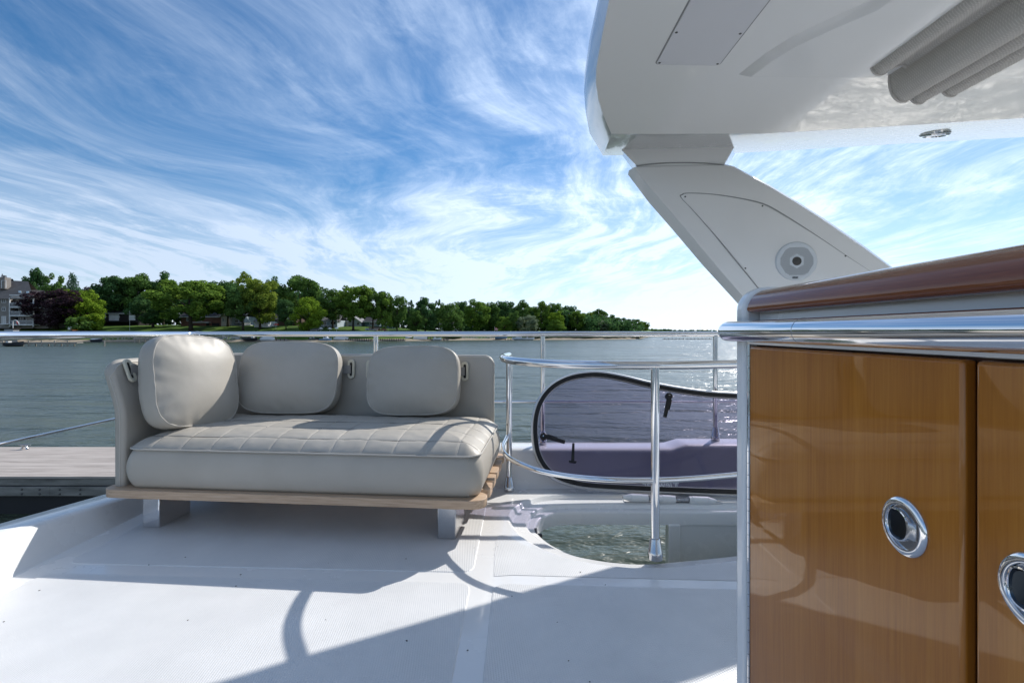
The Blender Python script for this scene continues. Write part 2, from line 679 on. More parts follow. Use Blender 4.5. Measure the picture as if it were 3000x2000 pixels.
def skew(x, y, z=0.0):
    """boat axes are turned a little against the camera"""
    return Vector((x + 0.018 * (y - 1.98), y - 0.045 * x, z))


open_ctrl = [(0.13, 2.62), (0.134, 2.54), (0.163, 2.46), (0.202, 2.39), (0.26, 2.32), (0.32, 2.268), (0.40, 2.232), (0.468, 2.211),
             (0.543, 2.198), (0.62, 2.20), (0.703, 2.213), (0.872, 2.246), (1.073, 2.286), (1.30, 2.335), (1.43, 2.38), (1.49, 2.46),
             (1.49, 2.72), (1.43, 2.82), (1.20, 2.83), (0.80, 2.835), (0.45, 2.84), (0.31, 2.835), (0.22, 2.80), (0.16, 2.73)]
open_pts = [Vector((p.x, p.y, 0)) for p in crom([(x, y, 0) for x, y in open_ctrl], 4, True)]


def offset(pts, d, z):
    n = len(pts)
    out = []
    for i in range(n):
        t = (pts[(i + 1) % n] - pts[i - 1]).normalized()
        out.append(Vector((pts[i].x + t.y * d, pts[i].y - t.x * d, z)))
    return out


rim_outer = offset(open_pts, 0.15, 0.0)
deck = MB().poly([(-2.04, -2.6, 0), (4.6, -2.6, 0), (4.6, 3.09, 0), (-2.04, 3.09, 0)], [rim_outer]).build('deck', gel, None, smooth=False)
tag(deck, 'white moulded flybridge deck with textured walking panels', 'deck', kind='structure')
MB().rings([offset(open_pts, 0.15, 0.0), offset(open_pts, 0.14, -0.004), offset(open_pts, 0.128, -0.022), offset(open_pts, 0.118, -0.026), offset(open_pts, 0.058, -0.028),
            offset(open_pts, 0.050, -0.032), offset(open_pts, 0.046, -0.050), offset(open_pts, 0.012, -0.052), offset(open_pts, 0.003, -0.056),
            offset(open_pts, 0.0, -0.066), offset(open_pts, 0.0, -0.13), offset(open_pts, 0.05, -0.14)]).build('stair_opening_rim', gel, deck, angle=60)
# moulded side of the stairwell below the opening
MB().box(0.93, 2.2, 2.843, 2.94, -1.6, -0.125).build('stairwell_panel', gel, deck, bevel=0.01)
MB().box(0.915, 0.985, 2.824, 2.8425, -1.6, -0.125).build('stairwell_jamb', gel, deck, bevel=0.008)
MB().box(1.50, 2.2, 1.9, 2.82, -1.6, -0.145).build('stairwell_panel', gel, deck, bevel=0.01)

# non-skid panels, each a separate low island
EPS = 0.0025
for x0, x1, y0, y1 in ((-1.93, -0.165, 0.1, 1.915), (-0.07, 1.45, 0.1, 1.915), (-1.93, -0.165, 2.005, 3.0), (-1.93, -0.165, -2.4, 0.0), (-0.07, 1.45, -2.4, 0.0)):
    pts = [skew(x, y, EPS) for x, y in rrect(x0, x1, y0, y1, 0.05)]
    MB().rings([[p - Vector((0, 0, EPS + 0.001)) for p in offset(pts, 0.006, EPS)], pts]).poly(pts).build('nonskid_panel', nonskid, deck, smooth=False)
d_ctrl = [D(1447, 1688), D(1448, 1640), D(1452, 1590), D(1460, 1566), D(1478, 1566), D(1540, 1599), D(1610, 1622), D(1668, 1637), D(1752, 1655), D(1850, 1664),
          D(1950, 1663), D(2050, 1656), D(2165, 1645), D(2300, 1634), D(2300, 1706), D(2165, 1701), D(1800, 1692), D(1500, 1684)]
d_ctrl = [Vector((p.x, p.y, 0.0012)) for p in d_ctrl]
MB().poly(d_ctrl).build('nonskid_panel', nonskid, deck, smooth=False)
# small scattered dirt flecks on the gelcoat
random.seed(5)
fl = MB()
for k in range(24):
    x, y = random.uniform(-1.9, 0.4), random.uniform(1.35, 2.4)
    s = random.uniform(0.0008, 0.0022)
    a = random.uniform(0, 3.1)
    fl.box(-s * random.uniform(0.8, 2.2), s, -s, s, 0.0025, 0.0036, Matrix.Translation((x, y, 0)) @ Matrix.Rotation(a, 4, 'Z'))
fo = fl.build('dirt_flecks', mat('dirt', (0.06, 0.05, 0.04), 0.9), deck, smooth=False)
tag(fo, kind='stuff')

# raised coaming along the far side of the boat
def far_section(x):
    lift = 0.027 * min(max((x - 1.07) / 0.09, 0), 1)
    k = 1.0 if x > -0.16 else max(0.62, 1.0 - (-0.16 - x) * 1.1)
    prof = [(3.085, -0.001), (3.10, 0.006), (3.118, 0.03), (3.16, 0.13), (3.185, 0.19), (3.198, 0.212), (3.215, 0.222), (3.24, 0.225), (3.40, 0.224), (3.43, 0.216), (3.445, 0.195), (3.45, 0.15), (3.455, -0.10), (3.44, -0.19), (3.40, -0.20)]
    return [Vector((x, y - 0.0 * x, z * k + (lift * min(max((y - 3.10) / 0.1, 0), 1) if z > 0 else 0))) for y, z in prof]


xs = [-2.26, -2.1, -1.6, -1.0, -0.52, -0.34, -0.16, 0.3, 0.8, 1.05, 1.075, 1.10, 1.13, 1.16, 1.18, 1.5, 2.2, 3.2, 4.6]
MB().rings([far_section(x) for x in xs], closed=False).build('coaming', gel, deck, angle=50)


def stern_section(y):
    z = min(max(0.162 - 0.10 * (y - 2.1), 0.05), 0.30)
    prof = [(-2.035, -0.0015), (-2.045, 0.006), (-2.06, z * 0.30), (-2.085, z * 0.86), (-2.095, z * 0.96), (-2.112, z), (-2.235, z + 0.003), (-2.258, z - 0.008), (-2.268, z - 0.04), (-2.29, -0.35), (-2.26, -0.64), (-1.9, -0.66)]
    return [Vector((x, y, zz)) for x, zz in prof]


MB().rings([stern_section(y) for y in (-2.8, -1, 0, 0.6, 1.2, 1.6, 2.0, 2.4, 2.8, 3.1, 3.3, 3.44)], closed=False).build('coaming', gel, deck, angle=50)
MB().box(-2.48, 4.6, -2.9, -2.6, -0.6, 0.2).build('coaming', gel, deck, bevel=0.04)

# ================================================================== railings
RY, RZ, RX = 3.345, 0.984, -2.203
rail = thing('side_railing', 'polished steel railing with posts along the far edge of the deck and around its corner', 'railing', (0, RY, 0.22))
path = [(4.55, RY + 0.03, RZ), (2.0, RY + 0.01, RZ), (RX + 0.07, RY, RZ)]
path += [(RX + 0.07 - 0.07 * math.sin(R(a)), RY - 0.07 + 0.07 * math.cos(R(a)), RZ) for a in (22, 45, 68)]
path += [(RX, RY - 0.07, RZ), (RX, 2.5, RZ), (RX, -2.5, RZ)]
MB().tube(path, 0.0185, 20).build('top_rail', chrome, rail)
MB().tube([(RX + 0.035, RY, RZ), (RX + 0.02, RY, RZ)], 0.0198, 20).build('sleeve', chrome, rail)
mid = [(p[0], p[1], 0.517) for p in path]
MB().tube(mid, 0.0078, 12).build('middle_rail', chrome, rail)


def post_foot(m, x, y, z, r=0.018):
    m.lathe([(r + 0.012, 0.0), (r + 0.013, 0.012), (r + 0.012, 0.034), (r + 0.0105, 0.036), (r + 0.003, 0.088), (r + 0.001, 0.092), (r, 0.093)], Matrix.Translation((x, y, z)), 20, cap0=True)


for x, z0 in ((-0.944, 0.135), (0.2125, 0.2235), (1.409, 0.250), (2.60, 0.250), (3.8, 0.250)):
    MB().cyl((x, RY + 0.005, z0 + 0.05), (x, RY + 0.005, RZ - 0.012), 0.0162, seg=16).build('post', chrome, rail)
    m = MB()
    post_foot(m, x, RY + 0.005, z0 - 0.001, 0.0162)
    m.build('post_foot', steel_cast, rail)
for y, z0 in ((3.05, 0.066), (1.55, 0.217), (0.2, 0.299)):
    MB().cyl((RX, y, z0 - 0.01), (RX, y, RZ - 0.012), 0.0175, seg=16).build('post', chrome, rail)

guard = thing('stair_guard_rail', 'curved polished steel guard rail with two bars round the stair opening', 'railing', (0.64, 2.13, 0))
plan = [(-0.018, 3.03), (-0.042, 2.92), (-0.052, 2.80), (-0.048, 2.68), (-0.025, 2.56), (0.01, 2.47), (0.06, 2.385), (0.115, 2.31), (0.20, 2.24), (0.31, 2.185), (0.45, 2.152), (0.62, 2.146), (0.80, 2.17), (1.054, 2.235), (1.35, 2.32), (1.55, 2.42)]
GZ = 0.852
top = [(-0.018, 3.045, 0.05), (-0.018, 3.045, 0.70), (-0.018, 3.045, GZ - 0.045), (-0.0185, 3.040, GZ - 0.015), (-0.020, 3.022, GZ + 0.001)]
up = crom([(x, y, GZ) for x, y in plan[1:]], 5)
MB().tube(crom(top[1:], 3) + up, 0.0195, 20).build('top_bar', chrome, guard)
low = crom([(-0.030, 3.04, 0.345)] + [(x, y, 0.342) for x, y in plan[1:]], 5)
MB().tube(low, 0.0125, 16).build('lower_bar', chrome, guard)
MB().cyl(top[0], top[1], 0.0185, seg=18).build('post', chrome, guard)
MB().cyl((0.635, 2.146, 0.05), (0.635, 2.146, GZ - 0.01), 0.0185, seg=18).build('post', chrome, guard)
MB().cyl((1.50, 2.405, 0.0), (1.50, 2.405, GZ - 0.01), 0.0185, seg=18).build('post', chrome, guard)
for x, y, z0 in ((-0.018, 3.045, 0.0), (0.635, 2.146, -0.004)):
    m = MB()
    post_foot(m, x, y, z0, 0.0195)
    m.build('post_foot', steel_cast, guard)

# ================================================================== open hatch lid over the stairs
LE = Vector((0, 0.482, 0.876)).normalized()
LN = Vector((1, 0, 0)).cross(LE).normalized()      # faces the viewer's side
LM = Matrix(((1, 0, LN.x, 0), (0, LE.y, LN.y, 2.95), (0, LE.z, LN.z, 0.03), (0, 0, 0, 1)))
LMI = LM.inverted()


def lid2(u, v):
    k = (v - HZ) / F
    sl = LE.y / LE.z
    Y = (2.95 + sl * (CAMZ - 0.03)) / (1 + sl * k)
    q = LMI @ P(u, v, Y)
    return Vector((q.x, q.y, 0))


lid_px = [(2420, 1462), (2165, 1452), (2000, 1446), (1800, 1437), (1705, 1429), (1645, 1413), (1603, 1388), (1574, 1348), (1561, 1300), (1559, 1240), (1569, 1190), (1590, 1152),
          (1620, 1123), (1662, 1102), (1710, 1092), (1762, 1091), (1830, 1103), (1905, 1121), (2000, 1138), (2080, 1148), (2165, 1153), (2420, 1160)]
lid_out = [Vector((q.x, q.y, 0)) for q in crom([lid2(*p) for p in lid_px[1:-1]], 4)]
lid_out = [lid2(*lid_px[0])] + lid_out + [lid2(*lid_px[-1])]


def lring(pts, d, h):
    n = len(pts)
    out = []
    for i in range(n):
        a = (pts[i] - pts[i - 1]).normalized()
        c = (pts[(i + 1) % n] - pts[i]).normalized()
        t = (a + c)
        t = t.normalized() if t.length > 1e-6 else a
        nrm = Vector((t.y, -t.x, 0))
        w = d / max(0.45, abs(nrm.dot(Vector((a.y, -a.x, 0)))))
        q = pts[i] + nrm * w
        out.append(LM @ Vector((q.x, q.y, h)))
    return out


area = sum(lid_out[i - 1].x * lid_out[i].y - lid_out[i].x * lid_out[i - 1].y for i in range(len(lid_out)))
IN = 1.0 if area < 0 else -1.0
lid = thing('stair_hatch_lid', 'open tinted purple hatch lid with black rim standing behind the stair opening', 'hatch', (0.8, 2.95, 0))
pane = MB().poly(lring(lid_out, IN * 0.02, 0.006), []).build('pane', tint, lid, smooth=False)
fr = MB().rings([lring(lid_out, IN * 0.036, 0.003), lring(lid_out, IN * 0.034, 0.012), lring(lid_out, IN * 0.008, 0.014), lring(lid_out, IN * 0.006, -0.014), lring(lid_out, IN * 0.036, -0.012), lring(lid_out, IN * 0.036, 0.003)])
fr.build('gasket_frame', rubber, lid)
ed = MB().rings([lring(lid_out, IN * 0.0075, 0.0125), lring(lid_out, IN * -0.001, 0.017), lring(lid_out, IN * -0.006, 0.012), lring(lid_out, IN * -0.006, -0.012), lring(lid_out, IN * 0.004, -0.016)])
ed.build('metal_edge', alu, lid)
il = MB().rings([lring(lid_out, IN * 0.0365, 0.0085), lring(lid_out, IN * 0.0392, 0.0085)])
il.build('inner_lip', alu, lid)


def lever(u0, v0, u1, v1, w):
    a, c = lid2(u0, v0), lid2(u1, v1)
    d = (c - a).normalized()
    n = Vector((-d.y, d.x, 0))
    m = MB()
    m.lathe([(0.024, 0.008), (0.024, 0.030), (0.019, 0.034), (0, 0.034)], LM @ Matrix.Translation(a), 18, cap0=True)
    out = [a + n * w + d * 0.0, a - n * w, c - n * w * 0.8, c + n * w * 0.8]
    m.prism([(p.x, p.y) for p in out], 0.022, 0.042, LM)
    m.prism([(p.x, p.y) for p in (a + n * w * 1.9 + d * 0.02, a + n * w * 0.2 + d * 0.02, a + n * w * 0.2 + (c - a) * 0.6, a + n * w * 1.7 + (c - a) * 0.6)], 0.012, 0.026, LM)
    o = m.build('latch_lever', black, lid, smooth=False, bevel=0.002)
    MB().lathe([(0.006, 0.036), (0.005, 0.0365), (0, 0.0365)], LM @ Matrix.Translation(a), 12).build('pivot_screw', chrome, o)


lever(1957, 1164, 1944, 1226, 0.013)
lever(1592, 1281, 1654, 1299, 0.012)
m = MB()
a, c = lid2(1679, 1300), lid2(1677, 1352)
d = (c - a).normalized()
n = Vector((-d.y, d.x, 0))
m.prism([(p.x, p.y) for p in (a + n * 0.007, a - n * 0.007, c - n * 0.010, c + n * 0.010)], 0.008, 0.026, LM)
m.prism([(p.x, p.y) for p in (c + n * 0.026, c - n * 0.026, c - n * 0.020 + d * 0.012, c + n * 0.020 + d * 0.012)], 0.008, 0.030, LM)
m.build('latch_catch', black, lid, smooth=False, bevel=0.003)

# lettering printed on the lid, seen from behind and so reversed
mat('white_print', (0.75, 0.75, 0.78), 0.6)
q = lid2(1968, 1420)
text_mesh('lettering', 'lewmar', 0.060, MATS['white_print'], lid, LM @ Matrix.Translation((q.x, q.y, 0.0085)) @ Matrix.Diagonal((-1, 1, 1, 1)), 'LEFT')
m = MB()
for k in range(4):
    q2 = lid2(1974 + k * 4.2, 1424)
    m.box(-0.0022, 0.0022, -0.018 if k in (1, 2) else -0.004, 0.016, 0.008, 0.0088, LM @ Matrix.Translation((q2.x, q2.y + 0.016, 0)))
m.build('printed_emblem', MATS['white_print'], lid, smooth=False)

# sprung hinge along the foot of the lid
hg = bpy.data.objects.new('hinge', None)
hg.empty_display_size = 0.1
COL.objects.link(hg)
hg.parent = lid
WM[hg.name] = WM[lid.name]
hg['label'] = 'white sprung hinge with steel coils at the foot of the lid'
ha, hb = P(1822, 1456, 2.90), P(2102, 1467, 2.90)
hd = (hb - ha)
MB().cyl(ha + hd * 0.01, ha + hd * 0.09, 0.010, 0.023, 18).build('end_cap', white_pl, hg)
for f0, f1 in ((0.09, 0.215), (0.42, 0.52), (0.73, 0.90)):
    MB().cyl(ha + hd * f0, ha + hd * f1, 0.0235, seg=20).build('barrel', white_pl, hg, bevel=0.002)
for f0, f1 in ((0.215, 0.27), (0.38, 0.42), (0.52, 0.555), (0.70, 0.73)):
    MB().cyl(ha + hd * f0, ha + hd * f1, 0.0215, seg=20).build('collar', white_pl, hg)
MB().cyl(ha + hd * 0.90, ha + hd * 0.995, 0.0235, 0.008, 20).build('end_cap', white_pl, hg)
MB().cyl(ha + hd * 0.005, ha + hd * 0.99, 0.007, seg=10).build('pin', steel_brush, hg)
e1 = hd.normalized()
for f0, f1 in ((0.27, 0.38), (0.555, 0.70)):
    sp = []
    turns = 9 if f1 - f0 < 0.12 else 13
    for k in range(turns * 10):
        a = 2 * math.pi * k / 10
        f = f0 + (f1 - f0) * k / (turns * 10)
        sp.append(ha + hd * f + Vector((0, 1, 0)) * 0.015 * math.cos(a) + Vector((0, 0, 1)) * 0.015 * math.sin(a))
    MB().tube(sp, 0.0024, 6).build('coil_spring', steel_brush, hg)
MB().box(1.0, 1.58, -0.03, 0.035, 0, 0.004, Matrix.Translation((ha.x - 1.0 + 0.02, 2.915, -0.0255))).build('mounting_plate', white_pl, hg)
# low wall fitting on the near left of the opening
ft = thing('hatch_gas_strut_bracket', 'small black bracket on the left inner edge of the stair opening', 'bracket', (0.125, 2.55, -0.06))
MB().box(0.118, 0.134, 2.53, 2.60, -0.115, -0.052).box(0.134, 0.160, 2.55, 2.575, -0.112, -0.07).build('bracket_plate', black, ft, bevel=0.003)

# ================================================================== sofa
SX, SY, SYAW = -2.052, 2.402, -R(5.1)
sofa = thing('sofa', 'grey upholstered deck sofa on a teak slat platform with quilted seat', 'sofa', (SX, SY, 0), SYAW)
SM = WM[sofa.name]
SL, SD = 1.935, 0.90
# teak platform: long slats on two bearers
y = 0.0
slats = [0.138, 0.122, 0.122, 0.122, 0.122, 0.138]
gap = (SD - sum(slats)) / 5
for i, w in enumerate(slats):
    ol = rrect(0.0, SL, y, y + w, 0.055 if i in (0, 5) else 0.018, 5)
    if i == 0:
        ol = [(a, b_) for a, b_ in rrect(0.0, SL, y, y + w, 0.065, 6)]
    MB().prism(ol, 0.178, 0.218).build('slat', teak, sofa, bevel=0.006, world=False)
    y += w + gap
for x in (0.14, SL / 2, SL - 0.22):
    MB().box(x, x + 0.09, 0.06, SD - 0.03, 0.154, 0.1775).build('bearer', teak, sofa, world=False, bevel=0.004)
for x in (0.155, SL - 0.245):
    MB().box(x, x + 0.092, 0.085, 0.30, 0.0, 0.1535).build('leg', chrome if x < 1 else steel_brush, sofa, world=False, bevel=0.005)
    MB().box(x, x + 0.092, SD - 0.30, SD - 0.09, 0.0, 0.1535).build('leg', steel_brush, sofa, world=False, bevel=0.005)
for x in (0.5, 1.07, 1.52):
    MB().lathe([(0.011, 0.170), (0.011, 0.178)], Matrix.Translation((x, 0.06, 0)), 12, cap0=True).build('bolt_cap', white_pl, sofa, world=False)

# seat cushion: bulging skirt, crowned quilted top
cx0, cx1, cy0, cy1, cr = 0.10, 1.902, 0.033, 0.845, 0.075


def rr_dist(x, y, inset=0.0):
    """signed distance inside the rounded rectangle and the nearest boundary point"""
    hx, hy = (cx1 - cx0) / 2 - inset, (cy1 - cy0) / 2 - inset
    mx, my = (cx0 + cx1) / 2, (cy0 + cy1) / 2
    qx, qy = abs(x - mx) - (hx - cr), abs(y - my) - (hy - cr)
    d = math.hypot(max(qx, 0), max(qy, 0)) + min(max(qx, qy), 0) - cr
    return -d, mx, my, hx, hy


NX, NY = 430, 180
zp, crown = 0.413, 0.080
xlines = [cx0 + 0.145 + 0.155 * k for k in range(12)]
ylines = [cy0 + 0.085 + 0.155 * k for k in range(5)]
random.seed(3)
vs = []
for j in range(NY + 1):
    for i in range(NX + 1):
        x = cx0 + (cx1 - cx0) * i / NX
        yy = cy0 + (cy1 - cy0) * j / NY
        d, mx, my, hx, hy = rr_dist(x, yy)
        if d < 0:           # pull the corner points onto the rounded outline
            sx_, sy_ = (1 if x > mx else -1), (1 if yy > my else -1)
            ccx, ccy = mx + sx_ * (hx - cr), my + sy_ * (hy - cr)
            vv = Vector((x - ccx, yy - ccy))
            vv = vv.normalized() * cr
            x, yy, d = ccx + vv.x, ccy + vv.y, 0.0
        c = 1 - math.exp(-d / 0.085)
        g = 0.0
        dx = min(abs(x - l) for l in xlines)
        dy = min(abs(yy - l) for l in ylines)
        fade = min(1.0, d / 0.01)
        puff = 0.0030 * (1 - math.exp(-dx / 0.022)) * (1 - math.exp(-dy / 0.022))
        g = -0.0032 * max(math.exp(-(dx / 0.0024) ** 2), math.exp(-(dy / 0.0024) ** 2)) * fade
        nz = 0.004 * noise.noise(Vector((x * 5, yy * 6, 1.3))) + 0.0016 * noise.noise(Vector((x * 21, yy * 26, 4.3)))
        vs.append((x, yy, zp + crown * c + (puff + nz) * fade + g))
fs = [(j * (NX + 1) + i, j * (NX + 1) + i + 1, (j + 1) * (NX + 1) + i + 1, (j + 1) * (NX + 1) + i) for j in range(NY) for i in range(NX)]
cush = MB().add(vs, fs).build('seat_cushion', leather_m, sofa, world=False, angle=80)


def skirt(inset, z, seg=14):
    return [Vector((px_, py_, z)) for px_, py_ in rrect(cx0 + inset, cx1 - inset, cy0 + inset, cy1 - inset, cr, seg)]


sk = []
for t_ in range(13):
    f = t_ / 12
    z = 0.2185 + (zp - 0.2185) * f
    bul = math.sin(math.pi * min(1, f * 0.93 + 0.05)) ** 0.6
    sk.append(skirt(0.020 - 0.034 * bul, z))
MB().rings([skirt(0.05, 0.2183)] + sk + [skirt(0.0, zp + 0.0004)], True, True).build('skirt', leather_m, cush, world=False, angle=70)
MB().tube(skirt(-0.001, zp + 0.001), 0.0042, 8, closed=True).build('piping', piping_m, cush, world=False)
for xx in (cx1 - 0.052,):
    pth = []
    for t_ in range(13):
        f = t_ / 12
        bul = math.sin(math.pi * min(1, f * 0.93 + 0.05)) ** 0.6
        pth.append(Vector((xx, cy0 + 0.020 - 0.034 * bul - 0.0005 + 0.006, 0.2185 + (zp - 0.2185) * f)))
    MB().tube(pth, 0.0032, 8).build('corner_seam', leather_m, cush, world=False)
seam_dark = mat('seam_groove_shade', (0.14, 0.135, 0.125), 0.8)  # row stitching, darkened to paint the shade in the seam grooves
# stitching of the back-to-front seams, pale to paint their sunlit groove edges
for l in xlines:
    pth = []
    for k in range(60):
        yy = cy0 + 0.004 + (cy1 - cy0 - 0.02) * k / 59
        d = rr_dist(l, yy)[0]
        if d < 0.003:
            continue
        pth.append(Vector((l + 0.0012 * noise.noise(Vector((l * 9, yy * 14, 0))), yy, zp + crown * (1 - math.exp(-d / 0.085)) - 0.0016)))
    if len(pth) > 3:
        MB().tube(pth, 0.0013, 6).build('seam_shading', piping_m, cush, world=False)

for l in ylines:
    pth = []
    for k in range(120):
        xx = cx0 + 0.004 + (cx1 - cx0 - 0.008) * k / 119
        d = rr_dist(xx, l)[0]
        if d < 0.004:
            continue
        pth.append(Vector((xx, l + 0.0010 * noise.noise(Vector((xx * 14, l * 9, 2))), zp + crown * (1 - math.exp(-d / 0.085)) - 0.0014)))
    if len(pth) > 3:
        MB().tube(pth, 0.0013, 6).build('seam_shading', seam_dark, cush, world=False)
# back and left arm: one bent upholstered panel
arm_x, back_y, rc = 0.052, 0.87, 0.14
pl = []
n1 = 26
for k in range(14):
    pl.append((Vector((arm_x, 0.055 + 0.10 * (1 - math.cos(R(90 * k / 14))), 0)), Vector((-1, 0, 0))))
for k in range(n1):
    pl.append((Vector((arm_x, 0.155 + (back_y - rc - 0.155) * k / n1, 0)), Vector((-1, 0, 0))))
for k in range(13):
    a = R(90 * k / 12)
    cpt = Vector((arm_x + rc, back_y - rc, 0))
    dirv = Vector((-math.cos(a), math.sin(a), 0))
    pl.append((cpt + dirv * rc, dirv))
for k in range(1, 41):
    pl.append((Vector((arm_x + rc + (1.79 - arm_x - rc) * k / 40, back_y, 0)), Vector((0, 1, 0))))
for k in range(1, 15):
    pl.append((Vector((1.79 + 0.078 * math.sin(R(90 * k / 14)), back_y, 0)), Vector((0, 1, 0))))
cum = [0.0]
for i in range(1, len(pl)):
    cum.append(cum[-1] + (pl[i][0] - pl[i - 1][0]).length)
TOT = cum[-1]
ring_list = []
ztop = 0.858
for i, (p, nrm) in enumerate(pl):
    s0, s1 = cum[i], TOT - cum[i]
    drop = 0.0
    for s_, r_ in ((s0, 0.085), (s1, 0.065)):
        if s_ < r_:
            drop = max(drop, r_ - math.sqrt(max(r_ * r_ - (r_ - s_) ** 2, 0)))
    zt = ztop - drop - 0.012 * max(0, (cum[i] / TOT) - 0.4)
    armk = 1.0 if s0 < 0.55 else max(0.25, 1 - (s0 - 0.55) / 0.35)      # the arm flares outward, the back is straighter

    def flare(z):
        f = max(0.0, (z - 0.56) / 0.30)
        return 0.070 * armk * (f * f * (3 - 2 * min(f, 1.2)) if f < 1 else 1.0)
    th = 0.0255 if s0 > 0.8 else 0.030
    if s1 < 0.5:
        th = 0.018
    endk = 1.0
    for s_ in (s0, s1):
        endk = min(endk, 0.25 + 0.75 * math.sqrt(max(0.0, 1 - (1 - min(s_ / 0.02, 1)) ** 2)))
    th *= endk
    loop = []
    zs = [0.2185, 0.26, 0.34, 0.44, 0.54, 0.60, 0.66, 0.72, 0.78]
    zs = [min(z, zt - 0.03) for z in zs]
    for z in zs:
        loop.append(p + nrm * (flare(z) - th) + Vector((0, 0, z)))
    for a in (0, 22, 45, 68, 90, 112, 135, 158, 180):
        z = zt - th + th * math.sin(R(a))
        loop.append(p + nrm * (flare(z) - th * math.cos(R(a))) + Vector((0, 0, z)))
    for z in reversed(zs):
        loop.append(p + nrm * (flare(z) + th) + Vector((0, 0, z)))
    ring_list.append(loop)
back = MB().rings(ring_list, True, True, True).build('backrest', leather_m, sofa, world=False, angle=60)
ns = 9
inner_edge = [r[ns + 1] + Vector((0, 0, 0.0)) for r in ring_list]
MB().tube([ring_list[0][k] for k in range(0, ns + 2)] + inner_edge[1:], 0.0030, 6).build('piping', piping_m, back, world=False)


# slotted plastic rings and straps that hold the cushions
def stadium(w, h, n=10):
    out = []
    for k in range(n + 1):
        a = math.pi * k / n
        out.append((w * math.cos(a), h + w * math.sin(a)))
    for k in range(n + 1):
        a = math.pi + math.pi * k / n
        out.append((w * math.cos(a), -h + w * math.sin(a)))
    return out


def strap_slot(loc, face, lean=0.0, strap_to=None):
    """loc: local sofa point on the panel; face: yaw of the outward normal; strap runs to strap_to"""
    M = Matrix.Translation(loc) @ Matrix.Rotation(face, 4, 'Z') @ Matrix.Rotation(R(90) - lean, 4, 'X')
    o1, o2 = stadium(0.023, 0.040), stadium(0.009, 0.036)
    f3 = lambda pts, h: [M @ Vector((a, b_, h)) for a, b_ in pts]
    s_ = MB().rings([f3(o1, -0.004), f3(o1, 0.004), f3([(a * 0.9, b_ * 0.97) for a, b_ in o1], 0.007), f3(o2, 0.006), f3(o2, -0.004)]).build('strap_slot', slot_m, back, world=False)
    MB().poly(f3(o2, 0.0012)).build('slot_void', black, back, world=False, smooth=False)
    if strap_to is not None:
        a = M @ Vector((0, 0, 0.008))
        b_ = Vector(strap_to)
        up_ = Vector((0, 0, 0.027))
        n_ = (b_ - a).cross(up_).normalized() * 0.0015
        mm = MB()
        mm.rings([[a - up_ + n_, a + up_ + n_, a + up_ - n_, a - up_ - n_], [b_ - up_ * 0.95 + n_, b_ + up_ * 0.95 + n_, b_ + up_ * 0.95 - n_, b_ - up_ * 0.95 - n_]], True, True, True)
        mm.build('strap', strap_m, back, world=False, smooth=False)


SMI = SM.inverted()


def sofa_pt(u, v, y_local=None, x_local=None):
    """the sofa-local point seen at a pixel on a vertical plane of the sofa"""
    o = SMI @ Vector((0, 0, CAMZ))
    dvec = SMI.to_3x3() @ (P(u, v, 1.0) - Vector((0, 0, CAMZ)))
    k = (y_local - o.y) / dvec.y if y_local is not None else (x_local - o.x) / dvec.x
    return o + dvec * k


yb = back_y - 0.0255
for u, v, du in ((1029, 1081, -60), (1362, 1087, -40), (1083, 1083, 30)):
    q = sofa_pt(u, v, y_local=yb - (0.0 if u < 1200 else -0.008))
    strap_slot(q, 0.0, 0.05, (q.x + du * 0.0028, q.y - 0.02, q.z - 0.012))
q = sofa_pt(380, 1085, x_local=arm_x - 0.012)
strap_slot(Vector((q.x, q.y, q.z)), R(90), 0.36, (q.x + 0.05, q.y + 0.22, q.z - 0.02))


# ================================================================== loose back cushions
def pillow(name, label, loc, w, h, t_, yaw, tilt, seed, roll=0.0):
    o = thing(name, label, 'cushion', loc, 0.0, 'loose cushions on the sofa')
    o.rotation_euler = (tilt, roll, yaw)
    WM[o.name] = Matrix.Translation(Vector(loc))
    ex = 3.9
    ang = [2 * math.pi * k / 120 for k in range(120)]

    def sup(s_):
        out = []
        for a in ang:
            ca, sa = math.cos(a), math.sin(a)
            r_ = (abs(ca) ** ex + abs(sa) ** ex) ** (-1 / ex)
            out.append((ca * r_ * w / 2 * s_, sa * r_ * h / 2 * s_))
        return out

    def ring(s_, yv):
        out = []
        for x_, z_ in sup(s_):
            # creases gather along the seam
            e = max(0.0, (s_ - 0.55)) * 0.9
            cr_ = 0.016 * e * noise.noise(Vector((x_ * 22, z_ * 22, seed))) + 0.006 * noise.noise(Vector((x_ * 5, z_ * 5, seed + 4)))
            sag = -0.012 * (1 - (2 * z_ / h) ** 2) * 0
            out.append(Vector((x_, yv + cr_ * (1 if yv < 0 else -1), z_ + sag)))
        return out
    g = t_ * 0.46
    rings_ = []
    for s_ in [0.02, 0.12, 0.24, 0.36, 0.48, 0.60, 0.70, 0.79, 0.86, 0.92, 0.96, 0.985, 1.0]:
        rings_.append(ring(s_, -(g / 2 + (t_ - g) / 2 * (1 - s_ ** 2.6))))
    for s_, k in ((1.022, 0.30), (1.035, 0.12), (1.038, -0.12), (1.022, -0.30)):
        rings_.append([Vector((x_, -g * k * 1.6, z_)) for x_, z_ in sup(s_)])
    for s_ in [1.0, 0.97, 0.90, 0.8, 0.65, 0.45, 0.2, 0.02]:
        rings_.append(ring(s_, (g / 2 + (t_ - g) / 2 * 0.6 * (1 - s_ ** 2.6))))
    MB().rings(rings_, True, True, True).build('cover', leather_m, o, world=False, angle=70)
    MB().tube([p + Vector((0, -0.001, 0)) for p in rings_[12]], 0.0024, 6, closed=True).build('piping', piping_m, o, world=False)
    MB().tube([p + Vector((0, 0.001, 0)) for p in rings_[17]], 0.0024, 6, closed=True).build('piping', piping_m, o, world=False)
    return o


